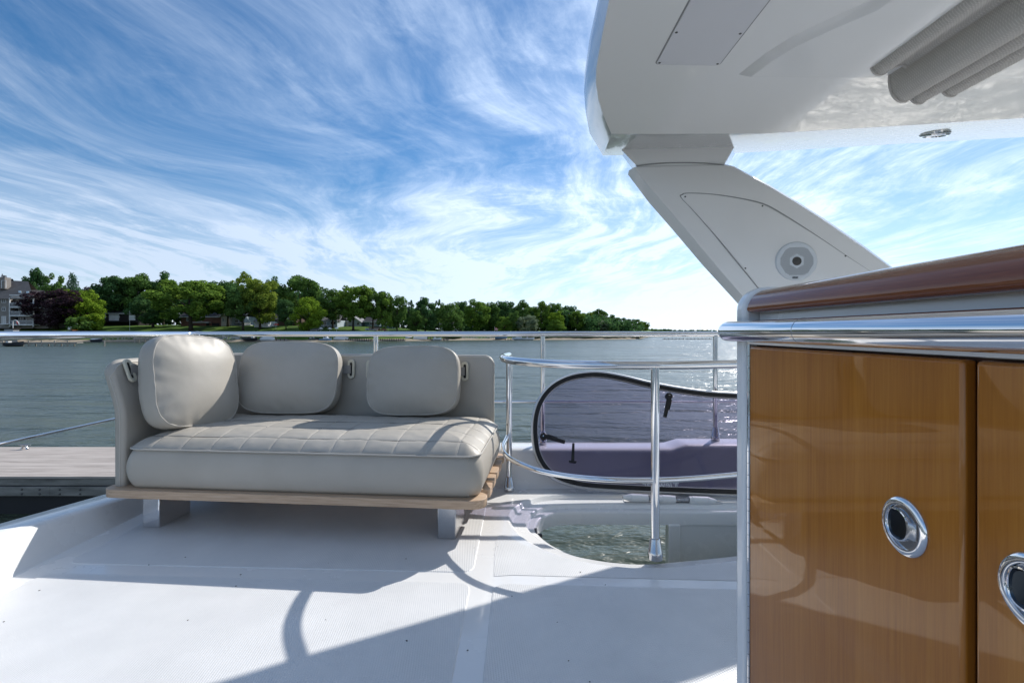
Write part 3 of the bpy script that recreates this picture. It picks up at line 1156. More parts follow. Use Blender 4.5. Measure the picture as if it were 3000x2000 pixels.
pillow('cushion', 'large grey cushion turned to the light against the left arm of the sofa', P(563, 1117, 2.72), 0.50, 0.50, 0.22, R(72), R(-12), 1.0, R(5))
pillow('cushion', 'grey cushion in the middle of the sofa back', P(852, 1106, 3.07), 0.600, 0.445, 0.215, R(2), R(-12), 5.0, R(1))
pillow('cushion', 'grey cushion nearest the open right end of the sofa', P(1213, 1115, 2.99), 0.555, 0.415, 0.20, R(-4), R(-11), 9.0, R(-1))

# ================================================================== bar cabinet
bar = thing('bar_cabinet', 'white bar cabinet with glossy brown wooden doors and timber edged top', 'cabinet', (0.470, 0.958, 0), -math.atan(0.028))
MB().box(0.016, 0.75, -2.2, 0.03, 0.0, 0.985).build('carcass', gel, bar, world=False, smooth=False)
# end panel whose front edge shows beside the doors
endp = [(-0.008, 0.0), (-0.008, 1.045)] + [(-0.008 + 0.05 - 0.05 * math.cos(R(a)), 1.045 + 0.045 * math.sin(R(a))) for a in range(10, 91, 10)] + [(0.76, 1.094), (0.76, 0.0)]
XZ = Matrix(((1, 0, 0, 0), (0, 0, -1, 0), (0, 1, 0, 0), (0, 0, 0, 1)))      # maps (x, z, -y)
MB().prism(endp, -0.046, -0.004, XZ).build('end_panel', gel, bar, world=False, bevel=0.012, seg=4)
# fascia above the doors
fas = [(0.018, 0.976), (-0.004, 0.976), (-0.006, 0.982), (0.004, 0.992), (0.016, 1.005), (0.020, 1.025), (0.020, 1.060), (0.2, 1.060), (0.2, 0.976)]
MB().prism(fas, 0.002, 2.2, XZ).build('fascia', gel, bar, world=False, angle=50)
# timber nosing of the counter
nose = [(0.030, 1.038), (0.004, 1.037), (-0.004, 1.040), (-0.006, 1.045), (-0.001, 1.060), (0.008, 1.073), (0.022, 1.081), (0.045, 1.086), (0.11, 1.089), (0.11, 1.062), (0.030, 1.060)]
MB().prism(nose, 0.003, 2.2, XZ).build('counter_nosing', trim_wood, bar, world=False, angle=60)
MB().box(0.112, 0.75, -2.2, 0.0, 1.061, 1.088).build('counter_top', gel, bar, world=False, smooth=False)
for y0, y1 in ((-0.4705, -0.0045), (-0.955, -0.4830), (-1.44, -0.9675)):
    MB().box(-0.002, 0.014, y0, y1, 0.045, 0.972).build('door', door_wood, bar, world=False, bevel=0.0045, seg=3)
MB().box(0.0145, 0.0158, -1.6, 0.0, 0.03, 0.974).build('door_gap_sheet', mat('dark_gap_brown', (0.05, 0.018, 0.008), 0.6), bar, world=False, smooth=False)  # thin dark brown sheet that shows in the gaps between the doors
hm = MB()
k = 0
z = 0.06
while z < 0.955:
    hm.cyl((-0.0015, -0.0015, z), (-0.0015, -0.0015, z + 0.0225), 0.0030, seg=8)
    z += 0.0235
hm.build('piano_hinge', chrome, bar, world=False)
# grab rail wrapped round the corner
gp = [(-0.024, -2.2, 1.001), (-0.024, -1.0, 1.001), (-0.024, -0.5, 1.001), (-0.024, 0.035, 1.001)]
gp += [(-0.024 + 0.035 - 0.035 * math.cos(R(a)), 0.035 + 0.035 * math.sin(R(a)), 1.001) for a in range(15, 91, 15)] + [(0.08, 0.070, 1.001), (0.6, 0.070, 1.001)]
MB().tube(gp, 0.0200, 28).build('grab_rail', chrome, bar, world=False)
MB().tube([(-0.024, -0.231, 1.001), (-0.024, -0.232, 1.001)], 0.0204, 28).build('rail_joint', steel_cast, bar, world=False)


def pull_latch(name, label, y, z):
    o = thing(name, label, 'latch', bar.matrix_basis @ Vector((0, 0, 0)), 0.0, 'round latches on the cabinet doors')
    B = WM[bar.name]
    loc = B @ Vector((-0.0022, y, z))
    o.location = loc
    # local Z points out of the door (towards -x of the cabinet); local X down, local Y along the door
    M = B.to_3x3().to_4x4() @ Matrix(((0, 0, -1, 0), (0, -1, 0, 0), (-1, 0, 0, 0), (0, 0, 0, 1)))
    WM[o.name] = Matrix.Translation(loc)
    W = WM[o.name] @ M
    MB().lathe([(0.0335, 0.0), (0.0335, 0.0012), (0.0315, 0.0030), (0.0270, 0.0042), (0.0250, 0.0040), (0.0243, 0.0028), (0.0243, 0.0005)], W, 56).build('bezel', chrome, o, angle=50)
    MB().lathe([(0.0243, 0.0008), (0.010, 0.0006), (0.0, 0.0006)], W, 40).build('base_plate', steel_cast, o)
    # finger cup: a dark bowl set into the plate on one side
    cup = []
    for k in range(40):
        a = 2 * math.pi * k / 40
        r_ = 0.0150 * (1 - 0.10 * math.cos(2 * a))
        cup.append((r_ * math.cos(a) * 1.22, -0.0065 + 0.0145 * math.sin(a) - 0.002 * math.cos(a) ** 2))
    f3 = lambda s_, h: [W @ Vector((a * s_, (b_ + 0.0065) * s_ - 0.0065, h)) for a, b_ in cup]
    MB().rings([f3(1.16, 0.0010), f3(1.13, 0.0034), f3(1.04, 0.0038), f3(1.0, 0.0030), f3(0.98, 0.0010)]).build('cup_lip', chrome, o, angle=60)
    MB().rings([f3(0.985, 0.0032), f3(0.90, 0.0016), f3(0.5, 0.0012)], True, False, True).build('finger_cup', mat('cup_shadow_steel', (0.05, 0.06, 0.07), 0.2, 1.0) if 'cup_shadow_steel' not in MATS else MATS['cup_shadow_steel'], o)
    # raised thumb bar on the other side
    tb = [(-0.0135, 0.006), (-0.0095, 0.012), (-0.0085, 0.0205), (0.0085, 0.0205), (0.0095, 0.012), (0.0135, 0.006), (0.0, 0.0085)]
    tb = [(p.x, p.y) for p in crom([(a, b_, 0) for a, b_ in tb], 4, True)]
    r0 = [W @ Vector((a, b_, 0.0008)) for a, b_ in tb]
    r1 = [W @ Vector((a * 0.97, b_, 0.0034)) for a, b_ in tb]
    r2 = [W @ Vector((a * 0.86, (b_ - 0.013) * 0.88 + 0.013, 0.0044)) for a, b_ in tb]
    MB().rings([r0, r1, r2], True, False, True).build('thumb_bar', steel_brush, o, angle=50)
    return o


pull_latch('door_latch', 'round chrome flush latch on the left cabinet door', -0.395, 0.7735)
pull_latch('door_latch', 'round chrome flush latch cut off by the right edge of the picture', -0.541, 0.7735)

# ================================================================== hardtop roof
roof = thing('hardtop_roof', 'white moulded hardtop roof overhead with panel and rounded aft corner', 'roof', (2.4, 0.5, 2.15))
ZB, ZT = 2.15, 2.306


def roofp(u, v, z):
    Y = (z - CAMZ) * F / (HZ - v)
    return Vector(((u - 1500) / F * Y, Y, z))


bot_px = [(1785, 0), (1765, 100), (1747, 200), (1746, 245), (1753, 292), (1768, 340), (1791, 392)]
bot = [Vector((0.33, -2.0, ZB)), Vector((0.328, 0.0, ZB)), Vector((0.329, 1.1, ZB))] + [roofp(u, v, ZB) for u, v in bot_px]
top_px = [(1752, 0), (1728, 110), (1713, 215), (1711, 270), (1716, 330), (1727, 390), (1766, 456)]
topr = [Vector((0.33, -2.0, ZT)), Vector((0.328, 0.2, ZT)), Vector((0.329, 1.25, ZT))] + [roofp(u, v, ZT) for u, v in top_px]
side_b = [(1850, 393), (2000, 393), (2240, 391), (2450, 380), (2650, 368), (3000, 346)]
side_t = [(1850, 456), (2000, 455), (2140, 450), (2400, 436), (2600, 424), (3000, 402)]
bot += [roofp(u, v, ZB) for u, v in side_b]
topr += [roofp(u, v, ZT) for u, v in side_t]
b_end, t_end = bot[-1], topr[-1]
bot += [Vector((4.7, b_end.y - 0.1, ZB)), Vector((4.75, -2.0, ZB))]
topr += [Vector((4.75, t_end.y - 0.15, ZT)), Vector((4.8, -2.0, ZT))]
nb = len(bot)
mid_r = [bot[i].lerp(topr[i], 0.5) + Vector((-0.012 if 2 < i < 9 else 0, 0, -0.006)) for i in range(nb)]
MB().rings([bot, mid_r, topr], closed=True).build('rim', gel_rim, roof, angle=28)
top2 = [p + (Vector((2.4, 0.7, 0)) - Vector((p.x, p.y, 0))) * 0.03 + Vector((0, 0, 0.06)) for p in topr]
top3 = [p + (Vector((2.4, 0.7, 0)) - Vector((p.x, p.y, 0))) * 0.30 + Vector((0, 0, 0.12)) for p in topr]
MB().rings([topr, top2, top3], True, False, True).build('roof_top', gel_roof, roof, angle=40)
rec = [roofp(2163, 219, ZB), roofp(2240, 158, ZB), roofp(2320, 108, ZB), roofp(2430, 55, ZB), roofp(2552, 0, ZB), Vector((1.36, 1.1, ZB)), Vector((1.39, 0.5, ZB)), Vector((1.39, -1.4, ZB)), Vector((4.0, -1.4, ZB)), Vector((4.0, roofp(3000, 226, ZB).y, ZB))]
rcen = Vector((2.8, 0.6, 0))
ceil_hole = rec
# underside: flat ring; the outer margin beyond the fold line tips gently
MB().poly(bot, [ceil_hole]).build('ceiling', gel_roof, roof, smooth=False)


def rin(d, z):
    n_ = len(rec)
    out = []
    for i in range(n_):
        a = (rec[i] - rec[i - 1]).normalized()
        c = (rec[(i + 1) % n_] - rec[i]).normalized()
        na, nc = Vector((-a.y, a.x, 0)), Vector((-c.y, c.x, 0))
        mm = (na + nc).normalized()
        w = d / max(0.4, mm.dot(na))
        sgn = 1 if mm.dot(rcen - rec[i]) > 0 else -1
        out.append(Vector((rec[i].x + mm.x * w * sgn, rec[i].y + mm.y * w * sgn, z)))
    return out


MB().rings([rin(0, ZB), rin(0.004, ZB - 0.003), rin(0.030, ZB - 0.026), rin(0.036, ZB - 0.028)], True).build('lowered_panel_edge', gel_roof, roof, angle=60)
MB().poly(rin(0.036, ZB - 0.028)).build('lowered_panel', gel_roof, roof, smooth=False)
# access panel with screws
pnl = rrect(0.618, 0.891, 1.633, 2.081, 0.016, 5)
MB().rings([[Vector((x, y + 0.03 * (x - 0.8), ZB - 0.0005)) for x, y in rrect(0.612, 0.897, 1.627, 2.087, 0.020, 5)], [Vector((x, y + 0.03 * (x - 0.8), ZB - 0.0008)) for x, y in pnl]]).build('panel_seam', mat('seam_grey', (0.30, 0.30, 0.30), 0.7), roof, smooth=False)
apn = MB().rings([[Vector((x, y + 0.03 * (x - 0.8), ZB - z_)) for x, y in pnl] for z_ in (0.0006, 0.0040)], True, False, True).build('access_panel', mat('panel_grey_gelcoat', (0.70, 0.70, 0.73), 0.3), roof, smooth=False, bevel=0.0015)


def screws(parent, pts, nrm, r=0.0055):
    for p in pts:
        MB().lathe([(r, 0), (r * 0.9, 0.0014), (0, 0.0016)], Matrix.Translation(p) @ Vector(nrm).to_track_quat('Z', 'Y').to_matrix().to_4x4(), 12).build('screw', screw_m, parent)


screws(apn, [Vector((x, y + 0.03 * (x - 0.8), ZB - 0.0041)) for x, y in ((0.629, 2.068), (0.880, 2.068), (0.630, 1.858), (0.878, 1.858), (0.629, 1.648), (0.880, 1.648))], (0, 0, -1))
# courtesy light in the rim
rn = None
p0, p1 = roofp(2738, 371, ZB), roofp(2738, 416, ZT)
slope = (p1 - p0).normalized()
rn = slope.cross(Vector((1, 0, -0.0))).normalized()
if rn.z > 0:
    rn = -rn
lc = P(2738, 392, p0.lerp(p1, 0.48).y)
Lm = Matrix.Translation(p0.lerp(p1, 0.45)) @ rn.to_track_quat('Z', 'Y').to_matrix().to_4x4()
dl = thing('ceiling_light', 'small round chrome downlight in the rim of the hardtop roof', 'light', p0.lerp(p1, 0.45))
MB().lathe([(0.078, -0.002), (0.078, 0.006), (0.070, 0.014), (0.060, 0.014), (0.055, 0.006)], Lm, 36).build('bezel', chrome, dl)
MB().lathe([(0.056, 0.007), (0.03, 0.010), (0, 0.011)], Lm, 28).build('lens', mat('frosted_lens', (0.5, 0.5, 0.5), 0.15), dl)
# ------------------------------------------------------------------ folded canvas sunroof
sr = thing('folded_sunroof', 'beige canvas sunroof folded in hanging pleats under the hardtop', 'sunroof', (1.75, 1.5, 2.1))
zc0 = ZB - 0.026


def strip(name, prof, y0, y1, th=0.006, sag=0.0):
    pr = crom([Vector((x * 0.92, 0, z if z == zc0 else 1 + (z - 1) * 0.92)) for x, z in prof], 6)
    y0 *= 0.92
    m_ = MB()
    yv = [y0, y0 - 0.02, y0 - 0.3, y0 - 0.7, y0 - 1.1, y1]
    m_.rings([[Vector((p.x, yy, p.z)) for p in pr] for yy in yv], closed=False)
    o = m_.build(name, fabric, sr, angle=70)
    sol = o.modifiers.new('thickness', 'SOLIDIFY')
    sol.thickness = th
    sol.offset = 0
    MB().tube([Vector((p.x, y0 + 0.003, p.z)) for p in pr], 0.0065, 8).build('edge_tape', fab_edge, sr)
    return o


strip('pleat', [(1.665, zc0), (1.662, 2.235), (1.672, 2.205), (1.695, 2.190), (1.725, 2.197), (1.755, 2.235), (1.765, zc0)], 2.235, 0.6)
strip('pleat', [(1.80, zc0), (1.798, 2.22), (1.80, 2.17), (1.815, 2.125), (1.845, 2.098), (1.88, 2.100), (1.915, 2.135), (1.955, 2.20), (1.985, zc0)], 2.30, 0.6)
strip('pleat', [(1.93, zc0), (1.925, 2.20), (1.935, 2.15), (1.955, 2.118), (1.99, 2.112), (2.03, 2.15), (2.08, 2.22), (2.10, zc0)], 2.35, 0.6)
strip('pleat', [(2.07, zc0), (2.065, 2.21), (2.075, 2.165), (2.10, 2.140), (2.14, 2.145), (2.20, 2.22), (2.22, zc0)], 2.33, 0.6)
# the broad panel between the first two pleats
strip('canvas_panel', [(1.725, 2.20), (1.75, 2.21), (1.78, 2.215), (1.802, 2.20)], 2.20, 0.6)

# ------------------------------------------------------------------ raked support arm of the roof
arm = thing('roof_support_arm', 'broad white raked support arm holding up the hardtop at the far side', 'roof support', (2.6, 3.55, 0.2))


def A(u, v, dy=0.0):
    """point of the arm's inner face (a plane turned slightly inboard going forward) seen at a pixel"""
    k = (u - 1500) / F
    Y = (3.33 + dy + 0.16 * 0.85) / (1 + 0.16 * k)
    return P(u, v, Y)


in_px = [(1858, 490), (1880, 521), (1935, 585), (2010, 672), (2090, 768), (2190, 884), (2330, 1040), (2430, 1150)]
out_px = [(1842, 500), (1840, 512), (1900, 592), (1975, 678), (2058, 776), (2165, 893), (2300, 1048), (2400, 1160)]
rt_px = [(2122, 484), (2146, 490), (2250, 546), (2330, 594), (2405, 642), (2525, 724), (2620, 793), (2850, 960), (3050, 1120)]
rt2_px = [(2120, 480), (2150, 487), (2256, 543), (2338, 592), (2414, 640), (2534, 722), (2630, 794), (2860, 962), (3060, 1122)]
base_f = [A(2430, 1150), A(2740, 1130), A(3050, 1120)]
front = [A(*p) for p in in_px] + [A(2740, 1135)] + [A(*p) for p in reversed(rt_px)]
edge = [A(*p, 0.09) for p in out_px] + [A(2740, 1137, 0.03)] + [A(*p, 0.03) for p in reversed(rt2_px)]
rear = [A(*p, 0.115) + Vector((0.02, 0, 0)) for p in out_px] + [A(2740, 1137, 0.10)] + [A(*p, 0.10) for p in reversed(rt2_px)]
mid_e = [f.lerp(e, 0.12) + Vector((0, -0.003, 0)) for f, e in zip(front, edge)]
m = MB()
m.rings([front, mid_e, edge, rear])
tri = tessellate_polygon([[Vector((p.x, p.z, 0)) for p in front]])
m.add(front, tri)
tri = tessellate_polygon([[Vector((p.x, p.z, 0)) for p in rear]])
m.add(rear, tri)
shell = m.build('arm_shell', gel_roof, arm, angle=32)
# neck between arm and roof
nk_t = [P(1806, 424, 3.31), P(2158, 418, 3.24), P(2175, 418, 3.62), P(1800, 424, 3.62)]
nk_m = [P(1864, 484, 3.335), P(2122, 482, 3.245), P(2135, 482, 3.60), P(1850, 493, 3.55)]
nk_b = [P(1868, 500, 3.345), P(2122, 500, 3.26), P(2135, 500, 3.55), P(1862, 505, 3.50)]
nk_t2 = [p + Vector((0, 0.02, 0.12)) for p in nk_t]
MB().rings([nk_t2, nk_t, nk_m, nk_b], True, True, True).build('neck', gel_roof, arm, bevel=0.008, angle=30)
# the seam line across the neck
sm_ = crom([A(1862, 487), A(1920, 480), A(2000, 477), A(2070, 479), A(2122, 484)], 6)
MB().tube(sm_, 0.0035, 8).build('neck_seam', MATS['seam_grey'], arm)
# inspection panel
pn_px = [(1997, 580), (2001, 571), (2013, 567), (2060, 568), (2110, 573), (2170, 583), (2235, 599), (2290, 628), (2390, 690), (2490, 757), (2580, 815), (2700, 900), (2330, 985), (2240, 866), (2120, 717), (2040, 626)]
pn = crom([A(*p) for p in pn_px], 4, True)
cen = sum(pn, Vector()) / len(pn)
an = Vector((-0.16, -1, 0.0)).normalized()
pa = [p + an * 0.0005 for p in pn]
pb = [p + an * 0.005 + (cen - p).normalized() * 0.004 for p in pn]
pc = [p + an * 0.0052 + (cen - p).normalized() * 0.012 for p in pn]
m = MB()
m.rings([[p + an * 0.0008 + (p - cen).normalized() * 0.009 for p in pn], pa], True)
m.build('panel_groove', MATS['seam_grey'], arm, smooth=False)
m = MB()
m.rings([pa, pb, pc])
m.add(pc, tessellate_polygon([[Vector((p.x, p.z, 0)) for p in pc]]))
panel = m.build('inspection_panel', gel_roof, arm, angle=30)
screws(panel, [A(*p) + an * 0.0055 for p in ((2007, 577), (2233, 604), (2183, 786), (2476, 750))], an, 0.0058)

# ------------------------------------------------------------------ speaker in the arm
spk = thing('speaker', 'round white loudspeaker with perforated grille in the raked support arm', 'speaker', A(2330, 767))
S = Matrix.Translation(A(2331, 766) + an * 0.005) @ an.to_track_quat('Z', 'Y').to_matrix().to_4x4()
MB().lathe([(0.127, -0.001), (0.127, 0.004), (0.122, 0.011), (0.108, 0.014), (0.100, 0.0125), (0.0, 0.0125)], S, 64).build('bezel', pale_pl, spk, angle=40)
dots = MB()
pitch = 0.0072
hr = 0.0023
SX_, SY_ = S.to_3x3().col[0], S.to_3x3().col[1]
for j in range(-14, 15):
    for i in range(-15, 16):
        x_ = (i + 0.5 * (j % 2)) * pitch
        y_ = j * pitch * 0.866
        r_ = math.hypot(x_, y_)
        hexr = max(abs(x_), abs(x_) * 0.5 + abs(y_) * 0.866)
        if r_ < 0.099 and hexr > 0.040:
            c_ = S @ Vector((x_, y_, 0.0130))
            dots.add([c_ + SX_ * hr * math.cos(R(a)) + SY_ * hr * math.sin(R(a)) for a in range(0, 360, 60)], [(0, 1, 2, 3, 4, 5)])
gro = dots.build('grille_perforation', black, spk, smooth=False, fixn=False)
gro['kind'] = 'stuff'
MB().lathe([(0.036, 0.0127), (0.034, 0.016), (0.029, 0.0165), (0.028, 0.012)], S, 40).build('tweeter_ring', pale_pl, spk)
MB().lathe([(0.0283, 0.0135), (0.02, 0.017), (0.010, 0.0185), (0, 0.019)], S, 32).build('tweeter_dome', mat('tweeter_grey', (0.075, 0.07, 0.066), 0.35), spk)
cb = A(2328, 814) + an * 0.0185
Sb = Matrix.Translation(cb) @ S.to_3x3().to_4x4()
upv = Vector((0, 0, 1))
rx = Vector((1, 0, 0))
bd = MB()
hw, hh = 0.022, 0.0062
bd.prism(rrect(-hw, hw, -hh, hh, 0.003, 3), 0.0, 0.002, Matrix.Translation(cb) @ Matrix(((1, 0, 0, 0), (0, 0, -1, 0), (0, 1, 0, 0), (0, 0, 0, 1))))
badge = bd.build('badge', mat('badge_black', (0.02, 0.03, 0.04), 0.3), spk, smooth=False)
text_mesh('badge_lettering', 'FUSION', 0.0105, mat('badge_print', (0.5, 0.55, 0.6), 0.5), badge, Matrix.Translation(cb + Vector((0, -0.0024, 0))) @ Matrix(((1, 0, 0, 0), (0, 0, -1, 0), (0, 1, 0, 0), (0, 0, 0, 1))))

# ================================================================== water
wat = MB().add([(-6000, -600, WZ), (6000, -600, WZ), (6000, 9000, WZ), (-6000, 9000, WZ)], [(0, 1, 2, 3)]).build('lake_water', water_m, None, smooth=False)
tag(wat, 'rippled blue grey lake water', 'water', kind='structure')

# ================================================================== near dock beside the boat
dk = thing('wooden_dock', 'weathered wooden dock on the water behind the left end of the sofa', 'dock', (-9, 8.8, WZ))
dock_top = mat('weathered_deck_boards', (0.40, 0.35, 0.31), 0.85, spec=0.2)
vary(dock_top, [(0.25, (0.27, 0.235, 0.21)), (0.5, (0.40, 0.355, 0.32)), (0.8, (0.50, 0.45, 0.41))], 2.2, 7, (0.6, 5, 5), 0.2, 0.004)
dock_beam = mat('grey_dock_beam', (0.22, 0.21, 0.19), 0.9, spec=0.2)
vary(dock_beam, [(0.25, (0.12, 0.115, 0.105)), (0.55, (0.24, 0.23, 0.21)), (0.8, (0.36, 0.34, 0.31))], 1.6, 7, (1.2, 4, 7), 0.3, 0.006)
DZ = -1.60
DX0, DX1, DY0, DY1 = -20.0, -4.9, 8.70, 10.95
random.seed(11)
nbd = 16
pw = (DY1 - DY0) / nbd
for k in range(nbd):
    y0 = DY0 + k * pw
    cuts = sorted([DX0, DX1] + [random.uniform(-17, -6) for _ in range(2)])
    for a, b_ in zip(cuts[:-1], cuts[1:]):
        if b_ - a < 0.3:
            continue
        MB().box(a + 0.002, b_ - 0.002, y0 + 0.002, y0 + pw - 0.003, DZ - 0.035, DZ + random.uniform(-0.002, 0.002)).build('plank', dock_top, dk, smooth=False)
cuts = [DX0, -15.2, -11.6, -9.25, -6.9, DX1]
for a, b_ in zip(cuts[:-1], cuts[1:]):
    MB().box(a + 0.003, b_ - 0.003, DY0 + 0.02, DY0 + 0.07, DZ - 0.165, DZ - 0.037).build('upper_beam', dock_beam, dk, smooth=False, bevel=0.004)
cuts = [DX0, -13.4, -8.3, DX1]
for a, b_ in zip(cuts[:-1], cuts[1:]):
    MB().box(a + 0.002, b_ - 0.002, DY0 - 0.015, DY0 + 0.06, DZ - 0.345, DZ - 0.185).build('lower_beam', dock_beam, dk, smooth=False, bevel=0.004)
    for bx in (a + 0.18, a + 0.55, b_ - 0.18, b_ - 0.5, (a + b_) / 2):
        for bz in (DZ - 0.225, DZ - 0.305):
            MB().lathe([(0.018, 0), (0.018, 0.008), (0.010, 0.016), (0, 0.017)], Matrix.Translation((bx, DY0 - 0.015, bz)) @ Matrix.Rotation(R(90), 4, 'X'), 10).build('bolt', screw_m, dk)
MB().box(DX0, DX1, DY1 - 0.06, DY1, DZ - 0.34, DZ - 0.04).build('rear_beam', dock_beam, dk, smooth=False)
MB().box(DX0, DX1, DY0 + 0.08, DY1 - 0.08, WZ - 0.2, DZ - 0.38).build('float', mat('under_dock_shade', (0.02, 0.02, 0.022), 0.6), dk, smooth=False)  # near-black block standing in for the shade under the dock
ct = thing('dock_cleat', 'small metal mooring cleat standing on the wooden dock', 'cleat', tuple(P(73, 1312, 10.75)))
cz = DZ
cxp = P(73, 1312, 10.75).x
m = MB()
m.tube([(cxp - 0.135, 10.74, cz + 0.098), (cxp - 0.08, 10.74, cz + 0.092), (cxp, 10.74, cz + 0.09), (cxp + 0.08, 10.74, cz + 0.092), (cxp + 0.135, 10.74, cz + 0.098)], [0.008, 0.014, 0.017, 0.014, 0.008], 10)
m.build('horn', steel_brush, ct)
for sx_ in (-1, 1):
    MB().tube([(cxp + sx_ * 0.065, 10.74, cz), (cxp + sx_ * 0.045, 10.74, cz + 0.04), (cxp + sx_ * 0.035, 10.74, cz + 0.085)], [0.03, 0.018, 0.018], 10).build('leg', steel_brush, ct)

# ================================================================== far shore
SH_A = [-2.4, -1.06, -0.75, -0.63, -0.42, -0.36, -0.20, -0.09, 0.05, 0.20, 0.262, 0.275, 0.288, 0.30, 0.32, 0.35, 0.6, 2.4]
SH_Y = [150, 158, 160, 160, 161, 166, 178, 194, 200, 210, 222, 270, 340, 430, 760, 1150, 1250, 1300]


def shoreY(a):
    return float(np.interp(a, SH_A, SH_Y))


def ground_h(a, t_):
    hl = float(np.interp(t_, [-4, 0, 1.5, 5, 9, 14, 22, 34, 70, 200, 600], [-0.8, -0.05, 0.15, 0.8, 2.1, 3.6, 5.0, 5.8, 6.6, 8.0, 9.0]))
    hr = float(np.interp(t_, [-4, 0, 1.5, 5, 9, 14, 22, 34, 70, 200, 600], [-0.8, -0.05, 0.2, 0.7, 1.1, 1.6, 2.3, 2.8, 3.4, 5.0, 6.0]))
    k = float(np.interp(a, [-0.30, -0.12, 0.26, 0.34], [0, 1, 1, 1]))
    far = float(np.interp(a, [0.29, 0.36], [1, 0.6]))
    return (hl * (1 - k) + hr * k) * far + (0.25 * noise.noise(Vector((a * 60, t_ * 0.12, 0))) if t_ > 2 else 0)


def gpt(a, t_):
    Y = shoreY(a) + t_
    return Vector((a * Y, Y, WZ + ground_h(a, t_)))


aa = list(np.linspace(-2.4, -1.1, 14)) + list(np.linspace(-1.08, 0.36, 150)) + list(np.linspace(0.4, 2.4, 20))
MB().rings([[gpt(a, t_) for t_ in (-5, -2, 0, 0.8, 1.8, 3.2, 4.6, 5.6)] for a in aa], closed=False).build('beach', sand_m, None, angle=80)
tag(bpy.data.objects['beach'], 'strip of sand along the far shore', 'beach', kind='structure')
MB().rings([[gpt(a, t_) + Vector((0, 0, 0.02)) for t_ in (4.4 + 0.9 * noise.noise(Vector((a * 40, 3, 0))), 7, 9, 11, 14, 18, 22, 28, 34, 50, 70, 110, 200, 400, 900)] for a in aa], closed=False).build('lawn', grass_m, None, angle=80)
tag(bpy.data.objects['lawn'], 'green lawns rising from the far shore', 'lawn', kind='structure')

# stones set along the bank
random.seed(21)
m = MB()
for k in range(420):
    u = random.choice((random.uniform(600, 715), random.uniform(600, 715), random.uniform(300, 480), random.uniform(1350, 1450), random.uniform(1560, 1900)))
    a = (u - 1500) / F
    p = gpt(a, random.uniform(4.5, 7.5))
    s = random.uniform(0.25, 0.6)
    vs = [p + Vector((random.uniform(0.6, 1) * s * x, random.uniform(0.6, 1) * s * y, random.uniform(0.5, 0.9) * s * z)) for x, y, z in ((1, 0, 0), (0, 1, 0), (-1, 0, 0), (0, -1, 0), (0, 0, 1), (0, 0, -1))]
    m.add(vs, [(0, 1, 4), (1, 2, 4), (2, 3, 4), (3, 0, 4), (1, 0, 5), (2, 1, 5), (3, 2, 5), (0, 3, 5)])
tag(m.build('bank_stones', rock_m, None, smooth=False, fixn=False), 'loose pale stones along the bank of the far shore', 'stones', kind='stuff')

# ------------------------------------------------------------------ trees
def leaf_mesh(name, centers, radii, nleaf, size, seed, flat=0.75, drop=0.0):
    rng = np.random.default_rng(seed)
    centers = np.array(centers)
    radii = np.array(radii)
    w = radii ** 2
    idx = rng.choice(len(centers), nleaf, p=w / w.sum())
    d = rng.normal(size=(nleaf, 3))
    d /= np.linalg.norm(d, axis=1)[:, None]
    rad = radii[idx] * (0.55 + 0.5 * rng.random(nleaf) ** 0.6)
    pos = centers[idx] + d * rad[:, None] * np.array([1, 1, flat])
    nr = d + rng.normal(size=(nleaf, 3)) * 0.55 + np.array([0, 0, 0.35])
    nr /= np.linalg.norm(nr, axis=1)[:, None]
    ref = rng.normal(size=(nleaf, 3))
    t1 = np.cross(nr, ref)
    t1 /= np.linalg.norm(t1, axis=1)[:, None]
    t2 = np.cross(nr, t1)
    s = size * (0.55 + 0.9 * rng.random(nleaf))
    t1 *= s[:, None]
    t2 *= (s * (0.6 + 0.5 * rng.random(nleaf)))[:, None]
    v = np.stack([pos - t1, pos + t2 * 0.9, pos + t1, pos - t2 * 0.9], axis=1).reshape(-1, 3)
    me = bpy.data.meshes.new(name)
    me.vertices.add(len(v))
    me.vertices.foreach_set('co', v.astype(np.float32).ravel())
    n = nleaf
    me.loops.add(n * 4)
    me.loops.foreach_set('vertex_index', np.arange(n * 4, dtype=np.int32))
    me.polygons.add(n)
    me.polygons.foreach_set('loop_start', np.arange(0, n * 4, 4, dtype=np.int32))
    me.polygons.foreach_set('loop_total', np.full(n, 4, dtype=np.int32))
    me.update()
    return me


